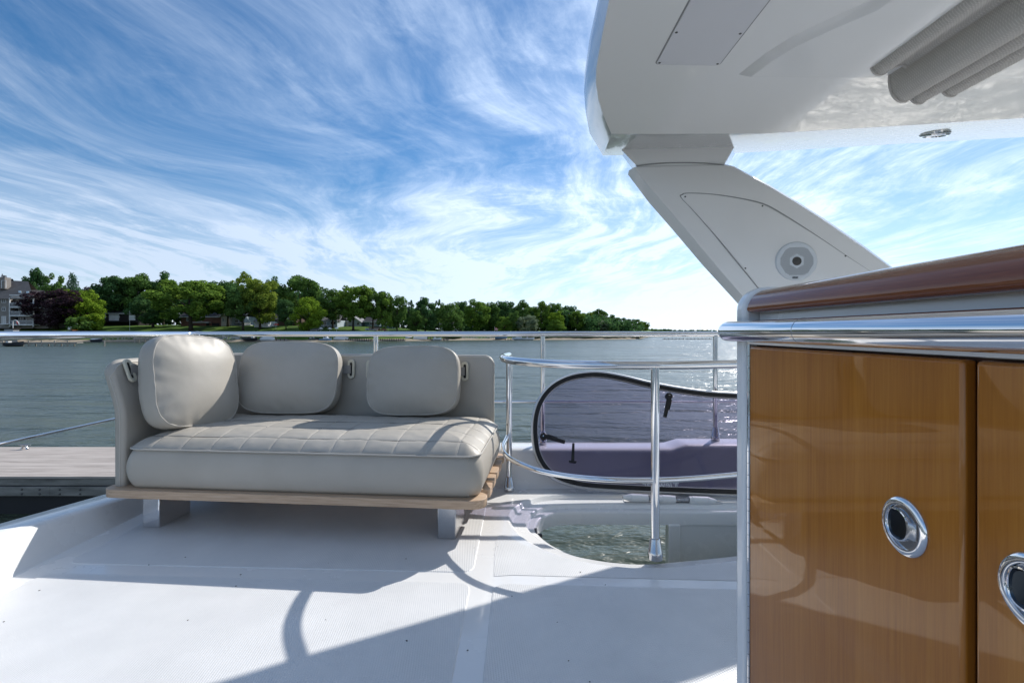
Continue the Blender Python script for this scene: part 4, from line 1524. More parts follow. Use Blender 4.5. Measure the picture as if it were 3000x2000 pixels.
def crown_blobs(kind, seed):
    rng = random.Random(seed)
    C, Rr = [], []
    if kind == 'conifer':
        for k in range(60):
            z = 0.12 + 0.86 * (k / 60)
            r = 0.40 * (1 - z) ** 0.85 + 0.02
            a = k * 2.4
            C.append((r * 0.72 * math.cos(a), r * 0.72 * math.sin(a), z))
            Rr.append(0.045 + r * 0.30)
        return C, Rr
    spec = {'oak': (0.24, 0.63, 0.37, 0.35, 46, 0.085), 'broad': (0.18, 0.60, 0.39, 0.38, 58, 0.085), 'tall': (0.14, 0.57, 0.35, 0.43, 54, 0.088),
            'round': (0.08, 0.53, 0.40, 0.44, 64, 0.095), 'loose': (0.28, 0.66, 0.39, 0.33, 34, 0.075), 'shrub': (0.0, 0.42, 0.42, 0.48, 30, 0.14)}[kind]
    zlo, zc_, rx_, rz_, nb_, rb = spec
    tries = 0
    while len(C) < nb_ and tries < 4000:
        tries += 1
        d = Vector((rng.gauss(0, 1), rng.gauss(0, 1), rng.gauss(0, 1))).normalized()
        rr = rng.uniform(0.45, 1.0) ** 0.6
        p = Vector((d.x * rx_ * rr, d.y * rx_ * rr, zc_ + d.z * rz_ * rr))
        p.x += 0.05 * noise.noise(Vector((seed, p.z * 3, 0)))
        if p.z < zlo or any((p - Vector(c)).length < rb * 0.75 for c in C):
            continue
        C.append(tuple(p))
        Rr.append(rb * rng.uniform(0.75, 1.3))
    return C, Rr


def trunk_mesh(name, kind, seed):
    rng = random.Random(seed)
    m_ = MB()
    th = {'conifer': 0.9, 'shrub': 0.35}.get(kind, 0.62)
    r0 = 0.022
    lean = rng.uniform(-0.03, 0.03)
    m_.tube([(0, 0, -0.03), (0.004, 0, 0.1), (lean * 0.5, 0.005, 0.3), (lean, 0, th)], [r0 * 1.35, r0, r0 * 0.75, r0 * 0.3], 8)
    if kind not in ('conifer', 'shrub'):
        for k in range(6):
            a = k * 1.05 + rng.uniform(-0.3, 0.3)
            z0 = rng.uniform(0.20, 0.42)
            e = rng.uniform(0.22, 0.34)
            m_.tube([(lean * z0, 0, z0), (e * 0.45 * math.cos(a), e * 0.45 * math.sin(a), z0 + 0.10), (e * math.cos(a), e * math.sin(a), z0 + 0.27)], [r0 * 0.55, r0 * 0.38, r0 * 0.12], 6)
    me = bpy.data.meshes.new(name)
    me.from_pydata(m_.v, [], m_.f)
    me.polygons.foreach_set('use_smooth', [True] * len(me.polygons))
    me.materials.append(bark_m)
    return me


PROTO = {}
for kind, nvar, nl, sz in (('oak', 3, 10000, 0.0165), ('broad', 3, 11500, 0.016), ('tall', 3, 10000, 0.0165), ('round', 2, 11000, 0.0165), ('loose', 2, 7000, 0.015), ('conifer', 1, 7000, 0.015), ('shrub', 2, 1800, 0.04)):
    for k in range(nvar):
        C, Rr = crown_blobs(kind, 31 * k + len(kind) * 7 + 3)
        cm = leaf_mesh('crown_' + kind, C, Rr, nl, sz, 100 + k, 0.8)
        cm.materials.append(LEAF['oak'])
        PROTO[kind, k] = (cm, trunk_mesh('trunk_' + kind, kind, k))
TN = [0]


def tree(name, label, u, vtop, wpx, Y, kind, leafk, group='trees along the far shore', cat='tree'):
    TN[0] += 1
    a = (u - 1500) / F
    base = gpt(a, Y - shoreY(a))
    ztop = CAMZ - (vtop - HZ) / F * Y
    h = (ztop - base.z) / 0.985
    w = wpx / F * Y / (0.74 if kind != 'conifer' else 0.9)
    var = TN[0] % len([1 for q in PROTO if q[0] == kind])
    cm, tm = PROTO[kind, var]
    o = bpy.data.objects.new(name, None)
    o.empty_display_size = 0.5
    COL.objects.link(o)
    o.location = base
    o.rotation_euler = (0, 0, TN[0] * 2.39)
    tag(o, label, cat, group)
    for nm, me in (('crown', cm), ('trunk', tm)):
        c = bpy.data.objects.new(nm, me)
        COL.objects.link(c)
        c.parent = o
        c.scale = (w, w, h)
        if nm == 'crown':
            c.material_slots[0].link = 'OBJECT'
            c.material_slots[0].material = LEAF[leafk]
    return o


T = tree
T('tree', 'tree rising close behind the right roof edge of the grey apartment block', 102, 793, 60, 205, 'tall', 'dark')
T('tree', 'loose crowned tree between the apartment block and the dark purple maple top', 160, 806, 55, 205, 'loose', 'oak')
T('spruce_tree', 'pointed blue green spruce behind the dark purple maple', 212, 800, 80, 195, 'conifer', 'spruce')
T('maple_tree', 'round dark purple maple in front of the apartment block', 166, 843, 135, 176, 'round', 'copper')
T('tree', 'lime green tree glowing behind and right of the dark purple maple', 236, 846, 105, 181, 'round', 'lime')
T('shrub', 'dull green shrub at the right foot of the dark purple maple', 243, 922, 62, 172, 'shrub', 'oak', cat='shrub')
T('shrub', 'bright lime shrub in front of the low dark house', 272, 915, 48, 174, 'shrub', 'lime', cat='shrub')
T('maple_tree', 'dark purple leaved tree further back beside the tall oaks', 278, 836, 60, 205, 'tall', 'copper')
T('oak_tree', 'tall dark oak standing above the low dark house', 345, 803, 120, 200, 'broad', 'dark')
T('oak_tree', 'tall oak with open crown left of the big sunlit maple', 408, 800, 110, 202, 'oak', 'oak')
T('oak_tree', 'tall oak behind the left shoulder of the big sunlit maple', 478, 802, 90, 206, 'oak', 'dark')
T('maple_tree', 'big sunlit spreading maple on the lawn in the middle of the left shore', 560, 815, 185, 174, 'broad', 'bright')
T('tree', 'darker lower tree under the left side of the big sunlit maple', 448, 858, 110, 184, 'round', 'dark')
T('tree', 'dense dark green tree immediately right of the big sunlit maple', 668, 820, 110, 186, 'broad', 'dark')
T('tree', 'green tree with forked trunk in front of the pale blue house', 712, 850, 90, 176, 'oak', 'oak')
T('tree', 'tall feathery tree behind the forked green tree', 715, 803, 80, 205, 'loose', 'yellow')
T('tree', 'large yellowish green tree hanging over the white cottage', 762, 815, 105, 178, 'tall', 'yellow')
T('tree', 'dark tree between the yellowish tree and the tallest oak', 800, 812, 60, 205, 'tall', 'dark')
T('oak_tree', 'tallest oak with clustered crown left of the first gap in the trees', 880, 803, 115, 196, 'oak', 'oak')
T('tree', 'slim tree with visible trunk under the tallest oak', 838, 876, 52, 178, 'tall', 'dark')
T('tree', 'round lime green tree standing in front of the grey roofed house', 904, 868, 82, 172, 'round', 'lime')
T('oak_tree', 'spreading oak at the left end of the grove right of the gap', 975, 846, 95, 186, 'broad', 'oak')
T('oak_tree', 'tallest oak in the grove over the beige house', 1035, 832, 105, 184, 'broad', 'bright')
T('oak_tree', 'oak at the right of the grove over the beige house', 1092, 838, 80, 188, 'oak', 'oak')
T('tree', 'yellow green tree hanging low over the teal house', 1128, 862, 60, 186, 'tall', 'bright')
T('tree', 'bushy green tree just right of the oak grove', 1163, 866, 60, 190, 'tall', 'oak')
T('pine_tree', 'thin open pine seen against the sky right of the oak grove', 1198, 880, 36, 210, 'loose', 'dark')
T('tree', 'broad leafy tree behind the small white flag on the shore', 1246, 876, 72, 202, 'tall', 'dark')
T('tree', 'bright low tree between the grove and the white flag', 1220, 908, 50, 196, 'round', 'oak')
T('pine_tree', 'dark pine top poking out left of the rounded willow like tree', 1284, 880, 30, 215, 'loose', 'dark')
T('tree', 'rounded grey green tree above the white house with the outside stairs', 1316, 884, 76, 205, 'round', 'oak')
T('tree', 'dark tree top right behind the rounded grey green tree', 1350, 881, 46, 228, 'tall', 'dark')
T('tree', 'bright green tree left of the striped flag', 1398, 878, 76, 218, 'tall', 'bright')
T('tree', 'mid green tree above the striped flag', 1440, 890, 56, 225, 'tall', 'oak')
T('tree', 'high dark tree at the summit of the wooded shore', 1480, 880, 62, 232, 'tall', 'dark')
T('tree', 'leafy tree right beside the highest dark tree of the wood', 1532, 880, 62, 236, 'tall', 'oak')
T('tree', 'low bright tree under the summit of the wood', 1478, 926, 44, 216, 'round', 'bright')
T('tree', 'silvery willow at the water behind the white cabin cruiser', 1546, 922, 58, 216, 'round', 'silver')
T('tree', 'dark tree between the silvery willow and the flag', 1507, 912, 44, 218, 'tall', 'oak')
T('tree', 'tall green tree above the middle railing post', 1585, 887, 58, 240, 'tall', 'bright')
T('tree', 'green tree right of the middle railing post', 1630, 887, 54, 246, 'tall', 'oak')
T('tree', 'sunlit tree with pale top right of the middle railing post', 1628, 912, 48, 226, 'tall', 'lime')
T('tree', 'low rounded tree at the water right of the middle railing post', 1628, 936, 50, 222, 'round', 'bright')
T('tree', 'dark green tree in the falling right slope of the wood', 1668, 895, 50, 256, 'tall', 'dark')
T('tree', 'bright tree at the foot of the falling slope of the wood', 1690, 908, 50, 246, 'tall', 'bright')
T('tree', 'separate rounded treetop right of the falling slope', 1757, 904, 46, 275, 'oak', 'oak')
T('tree', 'tree in the dip before the separate rounded treetop', 1722, 914, 46, 272, 'tall', 'yellow')
T('tree', 'silvery tree at the water below the separate rounded treetop', 1760, 938, 52, 248, 'round', 'silver')
T('tree', 'first tree of the low right tail of the wood', 1796, 924, 42, 300, 'tall', 'oak')
T('tree', 'second tree of the low right tail of the wood', 1828, 930, 44, 315, 'round', 'dark')
T('tree', 'third tree of the low right tail of the wood', 1860, 934, 46, 325, 'round', 'oak')
T('tree', 'last bright tree where the wood meets the open water', 1884, 940, 36, 335, 'round', 'bright')
T('shrub', 'low bushes past the last tree of the wood', 1922, 962, 46, 400, 'shrub', 'oak', cat='shrub')
random.seed(8)
ORD = ('first', 'second', 'third', 'fourth', 'fifth', 'sixth', 'seventh', 'eighth', 'ninth', 'tenth', 'eleventh', 'twelfth', 'thirteenth', 'fourteenth', 'fifteenth')
SHL = ['left one of two low bushes at the water right of the tall pilings', 'right one of two low bushes at the water right of the tall pilings'] + [o_ + ' bush from the cabin cruiser in the belt of bushes along the waterline' for o_ in ORD]
sh_u = [1322, 1340, 1560, 1585, 1612, 1636, 1660, 1684, 1708, 1730, 1752, 1776, 1800, 1822, 1846, 1868, 1890]
for k, u in enumerate(sh_u):
    a = (u - 1500) / F
    T('shrub', SHL[k], u, random.uniform(976, 984), random.uniform(24, 40), shoreY(a) + 6.5, 'shrub', random.choice(('oak', 'yellow', 'dark')), 'bushes at the waterline below the wood', 'shrub')

# woods further back that read as one mass
def wood(name, label, spots, nleaf, size, seed, leafk):
    C, Rr = [], []
    rng = random.Random(seed)
    for u, vtop, Y in spots:
        a = (u - 1500) / F
        zt = CAMZ - (vtop - HZ) / F * Y
        zb = WZ + ground_h(a, Y - shoreY(a))
        hh_ = max(1.5, zt - zb)
        for j in range(5):
            r_ = min(3.4, hh_ * 0.30) * rng.uniform(0.8, 1.2)
            z_ = zb + hh_ * (0.15 + 0.85 * j / 4) - r_ * 0.7 * (j == 4)
            C.append((a * Y + rng.uniform(-2.5, 2.5), Y + rng.uniform(-3, 3), z_))
            Rr.append(r_)
    me = leaf_mesh(name, C, Rr, nleaf, size, seed, 0.85)
    me.materials.append(LEAF[leafk])
    o = bpy.data.objects.new(name, me)
    COL.objects.link(o)
    tag(o, label, 'wood', kind='stuff')


wood('background_wood', 'dark wood filling in behind the shore trees and houses', [(u + random.uniform(-6, 6), float(np.interp(u, [-60, 120, 300, 600, 930, 960, 1200, 1420, 1560, 1700, 1900], [850, 830, 850, 845, 850, 880, 900, 898, 900, 915, 948])) + random.uniform(0, 14), random.uniform(238, 262)) for u in range(-60, 1880, 11)], 60000, 0.75, 77, 'dark')
wood('distant_shore_wood', 'thin dark line of woods on the most distant shore', [(u + random.uniform(-4, 4), random.uniform(965.5, 967.5) + float(np.interp(u, [1890, 2000, 2200], [-3, 0.5, 1])), random.uniform(1170, 1260) if u > 1960 else 700) for u in range(1900, 3100, 4)], 26000, 1.5, 78, 'dark')

# ================================================================== houses on the far shore
def hmat(name, c, rough=0.85):
    m_ = mat(name, c, rough, spec=0.2)
    vary(m_, [(0.3, tuple(x * 0.85 for x in c)), (0.7, tuple(min(1, x * 1.12) for x in c))], 0.6, 4)
    return m_


H = {
    'taupe': hmat('taupe_siding', (0.26, 0.235, 0.21)), 'shingle': hmat('brown_shingle', (0.17, 0.15, 0.135)), 'white': hmat('white_trim', (0.74, 0.74, 0.73)),
    'dark': hmat('dark_stained_wood', (0.035, 0.030, 0.030)), 'darkroof': hmat('charcoal_shingle', (0.045, 0.045, 0.05)), 'brick': hmat('red_brick', (0.20, 0.10, 0.075)),
    'cream': hmat('cream_siding', (0.58, 0.52, 0.45)), 'blue': hmat('pale_blue_siding', (0.42, 0.48, 0.53)), 'teal': hmat('teal_siding', (0.14, 0.22, 0.23)),
    'greyroof': hmat('grey_shingle', (0.24, 0.235, 0.24)), 'brown': hmat('brown_siding', (0.10, 0.065, 0.05)), 'rust': hmat('rust_siding', (0.22, 0.10, 0.07)),
}
pane_m = mat('dark_window_glass', (0.02, 0.025, 0.03), 0.06)
curtain_m = mat('pale_curtained_glass', (0.45, 0.45, 0.44), 0.15)


def wbox(u0, u1, v0, v1, Y, dy, m_=None):
    """a box whose front face fills a pixel rectangle at distance Y, dy deep"""
    a, b_ = P(u0, v1, Y), P(u1, v0, Y)
    m_ = m_ or MB()
    return m_.box(a.x, b_.x, Y, Y + dy, a.z, b_.z)


def window(parent, u0, u1, v0, v1, Y, pm=None, cross=True):
    a, b_ = P(u0, v1, Y), P(u1, v0, Y)
    t_ = 0.12
    m_ = MB()
    y0, y1 = Y - 0.09, Y - 0.005
    m_.box(a.x, b_.x, y0, y1, a.z, a.z + t_).box(a.x, b_.x, y0, y1, b_.z - t_, b_.z).box(a.x, a.x + t_, y0, y1, a.z + t_, b_.z - t_).box(b_.x - t_, b_.x, y0, y1, a.z + t_, b_.z - t_)
    if cross:
        c = (a.x + b_.x) / 2
        m_.box(c - 0.04, c + 0.04, y0 + 0.01, y1, a.z + t_, b_.z - t_)
    o = m_.build('window', H['white'], parent, smooth=False)
    MB().box(a.x + t_, b_.x - t_, Y - 0.04, Y - 0.004, a.z + t_, b_.z - t_).build('pane', pm or pane_m, o, smooth=False)
    return o


def gable_roof(parent, u0, u1, v_eave, v_ridge, Y, depth, rm, over=0.5, front=False, trim=True):
    a, b_ = P(u0, v_eave, Y), P(u1, v_eave, Y)
    zr = P(u0, v_ridge, Y).z
    x0, x1, ze = a.x - over, b_.x + over, a.z
    y0, y1 = Y - over, Y + depth + over
    t_ = 0.22
    if front:       # gable end faces the water
        xm = (x0 + x1) / 2
        prof = [(x0, ze - 0.1), (xm, zr), (x1, ze - 0.1), (x1, ze - 0.1 - t_), (xm, zr - t_), (x0, ze - 0.1 - t_)]
        m_ = MB().rings([[Vector((x, y0, z)) for x, z in prof], [Vector((x, y1, z)) for x, z in prof]], True, True, True)
        o = m_.build('roof', rm, parent, smooth=False)
        if trim:
            pr2 = [(x0, ze - 0.12), (xm, zr - 0.02), (x1, ze - 0.12), (x1, ze - 0.45), (xm, zr - 0.35), (x0, ze - 0.45)]
            MB().rings([[Vector((x, y0 - 0.06, z)) for x, z in pr2], [Vector((x, y0 - 0.004, z)) for x, z in pr2]], True, True, True).build('barge_board', H['white'], o, smooth=False)
        MB().add([(a.x, Y, ze - 0.05), (b_.x, Y, ze - 0.05), ((a.x + b_.x) / 2, Y, zr - 0.3)], [(0, 1, 2)]).build('gable_wall', parent.get('_wm') or None, parent, smooth=False)
        return o
    ym = (y0 + y1) / 2
    prof = [(y0, ze - 0.1), (ym, zr), (y1, ze - 0.1), (y1, ze - 0.1 - t_), (ym, zr - t_), (y0, ze - 0.1 - t_)]
    o = MB().rings([[Vector((x0, y, z)) for y, z in prof], [Vector((x1, y, z)) for y, z in prof]], True, True, True).build('roof', rm, parent, smooth=False)
    if trim:
        MB().box(x0, x1, y0 - 0.08, y0 - 0.01, ze - 0.34, ze - 0.06).build('gutter', H['white'], o, smooth=False)
    return o


def house(name, label, u0, u1, v_base, v_eave, v_ridge, Y, wm, rm, wins, depth=9.0, front=False, group='houses on the far shore'):
    c = P((u0 + u1) / 2, v_base, Y)
    h_ = thing(name, label, 'house', (c.x, Y, c.z), 0, group)
    wbox(u0, u1, v_eave, v_base + 6, Y, depth).build('wall', H[wm], h_, smooth=False)
    r_ = gable_roof(h_, u0, u1, v_eave, v_ridge, Y, depth, H[rm], front=front)
    if front:
        for ch in h_.children:
            if ch.name.startswith('gable_wall') and not ch.data.materials:
                ch.data.materials.append(H[wm])
            elif ch.name.startswith('gable_wall'):
                ch.data.materials[0] = H[wm]
    for w_ in wins:
        window(h_, *w_[:4], Y, w_[4] if len(w_) > 4 else None)
    return h_


# grey brown apartment block at the left edge
Y = 172
ap = thing('apartment_block', 'taupe apartment block with big shingle roof and stacked white balconies at the left edge', 'building', tuple(P(30, 955, Y)))
wbox(-75, 27, 873, 962, Y, 12).build('wall', H['taupe'], ap, smooth=False)
wbox(27, 97, 870, 962, Y + 2.2, 10).build('recessed_wall', H['taupe'], ap, smooth=False)
wbox(97, 142, 877, 962, Y + 3, 9).build('wing_wall', H['taupe'], ap, smooth=False)
pr = [P(-80, 817, Y + 7), P(38, 817, Y + 7), P(40, 822, Y + 7), P(83, 824, Y + 7), P(98, 874, Y - 0.6), P(-80, 874, Y - 0.6)]
m = MB()
m.rings([pr, [p - Vector((0, 0, 0.3)) for p in pr]])
m.poly(pr)
m.add([pr[0], pr[1], pr[2], pr[3], pr[3] + Vector((0, 7, -6)), pr[0] + Vector((0, 7, -6))], [(0, 5, 4, 3), (0, 3, 2, 1)])
main_roof = m.build('roof', H['shingle'], ap, smooth=False)
pr = [P(92, 849, Y + 8), P(130, 851, Y + 8), P(142, 879, Y + 2.4), P(97, 879, Y + 2.4)]
MB().rings([pr, [p - Vector((0, 0, 0.3)) for p in pr]]).poly(pr).build('wing_roof', H['shingle'], ap, smooth=False)
for u0, u1, v0, v1 in ((54.5, 62, 851.5, 857.5), (77.5, 85, 853, 859)):
    k0, k1 = (874 - v1) / 50 * 7.6 - 0.6, (874 - v0) / 50 * 7.6 - 0.6
    q = [P(u0, v1, Y + k0 - 0.25), P(u1, v1, Y + k0 - 0.25), P(u1 - 1, v0, Y + k1 - 0.25), P(u0 - 1, v0, Y + k1 - 0.25)]
    q2 = [p - Vector((0, -0.3, 0.15)) for p in q]
    MB().rings([q, q2], True, True, True).build('skylight', mat('skylight_glass', (0.45, 0.55, 0.58), 0.15) if 'skylight_glass' not in MATS else MATS['skylight_glass'], main_roof, smooth=False)
ch = wbox(-8, 14, 812, 846, Y + 2.4, 2.2).build('chimney', H['taupe'], ap, smooth=False)
wbox(3.2, 5.0, 822, 844, Y + 2.28, 0.1).build('chimney_trim', H['white'], ch, smooth=False)
wbox(16.2, 17.6, 822, 844, Y + 2.28, 0.1).build('chimney_trim', H['white'], ch, smooth=False)
wbox(3.2, 17.6, 821, 822.4, Y + 2.26, 0.1).build('chimney_trim', H['white'], ch, smooth=False)
for k in range(3):
    wbox(1 + k * 0.8, 11 - k * 0.8, 811 - k * 2.4, 812.4 - k * 2.4, Y + 2.8, 1.2).build('chimney_cowl', H['dark'], ch, smooth=False)
wbox(5.5, 6.5, 802, 808, Y + 3.3, 0.2).build('flue', H['dark'], ch, smooth=False)
# balcony stack
for k, v in enumerate((898, 923, 949.5)):
    fl_ = wbox(26, 98, v, v + 3.2, Y - 0.5, 2.8).build('balcony_floor', H['white'], ap, smooth=False)
    wbox(28, 96, v - 11.3, v - 10.3, Y - 0.45, 0.1).build('hand_rail', H['white'], fl_, smooth=False)
    wbox(28.6, 95.4, v - 10.2, v - 0.2, Y - 0.41, 0.03).build('glass_balustrade', mat('balustrade_glass', (0.10, 0.12, 0.14), 0.05) if 'balustrade_glass' not in MATS else MATS['balustrade_glass'], fl_, smooth=False)
    for uu in (56, 76):
        wbox(uu, uu + 0.6, v - 10.2, v, Y - 0.46, 0.08).build('baluster', H['white'], fl_, smooth=False)
for uu in (26, 95.5):
    wbox(uu, uu + 2.2, 872, 957, Y - 0.62, 0.3).build('balcony_post', H['white'], ap, smooth=False)
wbox(27, 97, 863, 866, Y - 0.9, 0.3).build('balcony_canopy', H['white'], ap, smooth=False)
wbox(31, 97, 870, 872.5, Y - 0.3, 0.3).build('balcony_canopy', H['white'], ap, smooth=False)
for v0, v1, pmm in ((877, 897.5, curtain_m), (903, 922.5, pane_m), (928, 949, pane_m)):
    window(ap, 29, 56, v0, v1, Y + 2.2, pmm)
    window(ap, 61, 93, v0, v1, Y + 2.2, pmm if v0 < 880 else pane_m)
for r_ in ((5, 18, 875, 887), (6, 17, 900, 911)):
    window(ap, *r_, Y)
window(ap, -40, -24, 878, 892, Y)
dd = window(ap, 5, 18, 926, 948, Y, curtain_m)
wbox(0, 24, 948, 950, Y - 1.6, 1.6).build('porch_step', H['white'], ap, smooth=False)

dh = house('dark_house', 'low dark brown house with white doors behind the purple maple', 262, 404, 952, 917, 904, 196, 'dark', 'darkroof', [(302, 310, 922, 932), (345, 351, 925, 931)], 9)
for u0, u1, v0, v1 in ((283, 294, 920, 934), (319, 348, 921, 939), (378, 396, 923, 938)):
    wbox(u0, u1, v0, v1, 195.9, 0.08).build('door', H['white'], dh, smooth=False)
wbox(270, 400, 940, 943, 194, 1.9).build('porch_deck', H['dark'], dh, smooth=False)
bh = house('brick_house', 'brown brick house with dark garage doors behind the big sunlit maple', 530, 652, 963, 927, 905, 192, 'brick', 'darkroof', [(546, 553, 932, 941), (574, 592, 932, 941)], 10)
for u0, u1 in ((604, 613), (621, 643)):
    wbox(u0, u1, 946, 961, 191.9, 0.06).build('garage_door', H['dark'], bh, smooth=False)
wbox(556, 612, 943, 945, 190.5, 1.4).build('balcony_floor', H['white'], bh, smooth=False)
h1 = house('cream_house', 'narrow cream gabled house wall beside the brick house', 648, 664, 958, 926, 917, 190.5, 'cream', 'greyroof', [(651, 657, 931, 943)], 8, front=True)
h2 = house('blue_house', 'pale blue grey house with sunroom windows behind the forked green tree', 664, 716, 960, 927, 913, 194, 'blue', 'greyroof', [(668, 678, 934, 949), (689, 698, 936, 946), (701, 711, 936, 946)], 9)
wbox(685, 716, 947, 949, 192, 2).build('deck_floor', H['dark'], h2, smooth=False)
for k in range(6):
    wbox(716 + k * 3.2, 717 + k * 3.2, 944, 953, 191, 0.12).build('balustrade_post', H['white'], h2, smooth=False)
wbox(715, 734, 944, 945.2, 190.95, 0.2).build('balustrade_rail', H['white'], h2, smooth=False)
wbox(715, 734, 951.5, 953, 190.95, 1.5).build('balustrade_floor', H['white'], h2, smooth=False)
h3 = house('white_cottage', 'small white cottage under the yellowish green tree', 745, 783, 966, 941, 928, 184, 'white', 'greyroof', [(748, 752.5, 943, 950), (753.5, 758, 943, 950), (775, 779, 944, 950), (762, 766, 957, 964)], 8)
h4 = house('brown_house', 'very dark brown house behind the red sunshade', 794, 868, 965, 932, 918, 196, 'brown', 'darkroof', [(830, 838, 930, 936), (832, 838, 939, 944), (805, 815, 938, 946), (846, 856, 940, 950)], 9)
h5 = house('grey_roofed_house', 'pale blue house with grey roof and white veranda right of the lime green tree', 936, 992, 968, 938, 918, 190, 'blue', 'greyroof', [(944, 957, 941, 953)], 9)
gb = thing('porch_gable', 'small dark roofed front gable with wide window on the pale blue house', 'house', tuple(P(975, 968, 188)), 0, 'houses on the far shore')
wbox(964, 988, 940, 974, 188, 2).build('wall', H['blue'], gb, smooth=False)
gable_roof(gb, 964, 988, 940, 927, 188, 3, H['darkroof'], 0.35, front=True)
for c_ in gb.children:
    if c_.name.startswith('gable_wall'):
        c_.data.materials.clear()
        c_.data.materials.append(H['blue'])
window(gb, 968, 985, 941, 951, 188)
for uu in (948, 960):
    wbox(uu, uu + 1.5, 954, 970, 187, 0.2).build('veranda_post', H['white'], h5, smooth=False)
wbox(940, 963, 952, 954, 187, 3).build('veranda_floor', H['white'], h5, smooth=False)
h6 = house('beige_house', 'beige house with broad roof behind the trunks of the oak grove', 984, 1018, 970, 940, 920, 198, 'cream', 'greyroof', [(994, 998, 944, 950), (999, 1003, 944, 950)], 9)
h7 = house('gabled_house', 'grey blue house with steep front gable behind the oak grove', 1012, 1056, 970, 942, 925, 200, 'blue', 'greyroof', [(1020, 1031, 938, 945), (1045, 1053, 944, 953), (1022, 1030, 952, 962)], 9, front=True)
h8 = house('teal_house', 'dark teal house with pale deck behind the low hanging tree', 1068, 1114, 970, 941, 928, 202, 'teal', 'darkroof', [(1083, 1092, 944, 951), (1097, 1106, 944, 951)], 9)
wbox(1076, 1112, 953, 955.5, 200, 2).build('deck_floor', H['blue'], h8, smooth=False)
h9 = house('small_teal_house', 'narrow teal house half hidden right of the low hanging tree', 1132, 1150, 970, 944, 934, 203, 'teal', 'darkroof', [(1136, 1146, 945, 951)], 8)
h10 = house('stair_house', 'white house with outside stairs under the rounded grey green tree', 1292, 1326, 971, 948, 938, 216, 'white', 'greyroof', [(1309, 1317, 953, 959)], 8)
for k in range(7):
    wbox(1326 + k * 2.2, 1328.4 + k * 2.2, 957 + k * 1.9, 958 + k * 1.9, 215, 1.2).build('stair_tread', H['white'], h10, smooth=False)
sh = house('garden_shed', 'small rust red garden shed on the shore under the teal house', 1082, 1104, 971, 964, 958.5, 188, 'rust', 'darkroof', [(1091, 1096, 964.5, 969)], 3)
sh['category'] = 'shed'
bx_ = house('boathouse', 'little white boathouse below the lime green tree', 914, 927, 972, 966, 961, 176, 'white', 'greyroof', [(917, 921, 967, 971)], 4)
bx_['category'] = 'shed'
gz_ = thing('gazebo', 'low round brown roofed gazebo on the shore below the low hanging tree', 'gazebo', tuple(P(1122, 972, 184)))
gc = P(1122, 967, 184)
MB().lathe([(2.0, -0.05), (2.05, 0.0), (1.0, 0.42), (0.3, 0.6), (0, 0.64)], Matrix.Translation(gc), 14).build('roof', H['rust'], gz_, smooth=False)
for k in range(6):
    a = k * math.pi / 3
    MB().cyl(gc + Vector((1.8 * math.cos(a), 1.8 * math.sin(a), -1.8)), gc + Vector((1.8 * math.cos(a), 1.8 * math.sin(a), 0)), 0.07, seg=6).build('post', H['rust'], gz_)

# ------------------------------------------------------------------ garden and waterside things
pole_m = mat('white_pole', (0.75, 0.75, 0.74), 0.4)


def pole(name, label, u, v0, v1, Y, r=0.05, flag=None, cat='pole'):
    a, b_ = P(u, v1, Y), P(u, v0, Y)
    o = thing(name, label, cat, tuple(a))
    MB().cyl(a, b_, r, r * 0.7, 8).build('mast', pole_m, o)
    MB().lathe([(r * 1.6, 0), (r * 1.2, r * 2), (0, r * 2.6)], Matrix.Translation(b_), 8).build('finial', pole_m, o)
    if flag:
        u0, u1, v0_, v1_, stripes = flag
        nst = len(stripes)
        for k, c_ in enumerate(stripes):
            rows = []
            for i in range(7):
                f = i / 6
                uu = u0 + (u1 - u0) * f
                sag = 2.0 * f * f + 0.6 * math.sin(f * 7)
                va, vb = v0_ + (v1_ - v0_) * k / nst + sag, v0_ + (v1_ - v0_) * (k + 1) / nst + sag
                yy = Y + 0.25 * math.sin(f * 6)
                rows.append([P(uu, va, yy), P(uu, vb, yy)])
            MB().rings(rows, closed=False).build('flag_stripe', c_, o, smooth=False)
    return o


red_m = mat('red_cloth', (0.45, 0.03, 0.035), 0.8)
white_c = mat('white_cloth', (0.75, 0.75, 0.75), 0.8)
blue_c = mat('blue_cloth', (0.03, 0.08, 0.35), 0.8)
pole('flagpole', 'bare white flagpole on the lawn below the tall dark oak', 380, 912, 968, 176)
pole('flagpole', 'pole with small red and white striped flag at the water', 1449, 957, 990, 204, 0.05, (1450, 1457.5, 959.5, 967, (red_m, white_c, red_m, white_c, red_m)), 'flag')
pole('flagpole', 'slim pole with white pennant below the broad leafy tree', 1233, 955, 990, 196, 0.04, (1233.5, 1245, 954, 957, (white_c,)), 'flag')
pole('flagpole', 'thin bare pole beside the narrow teal house', 1137, 944, 985, 192, 0.04)
pole('flagpole', 'short pole with blue and white flag beside the rust red shed', 1070, 962, 990, 184, 0.04, (1070.5, 1081, 961.5, 966, (blue_c, white_c, blue_c)), 'flag')
pole('flagpole', 'pole with a small white flag above the house with outside stairs', 1287, 945, 972, 205, 0.04, (1287.3, 1290, 945, 951, (white_c,)), 'flag')
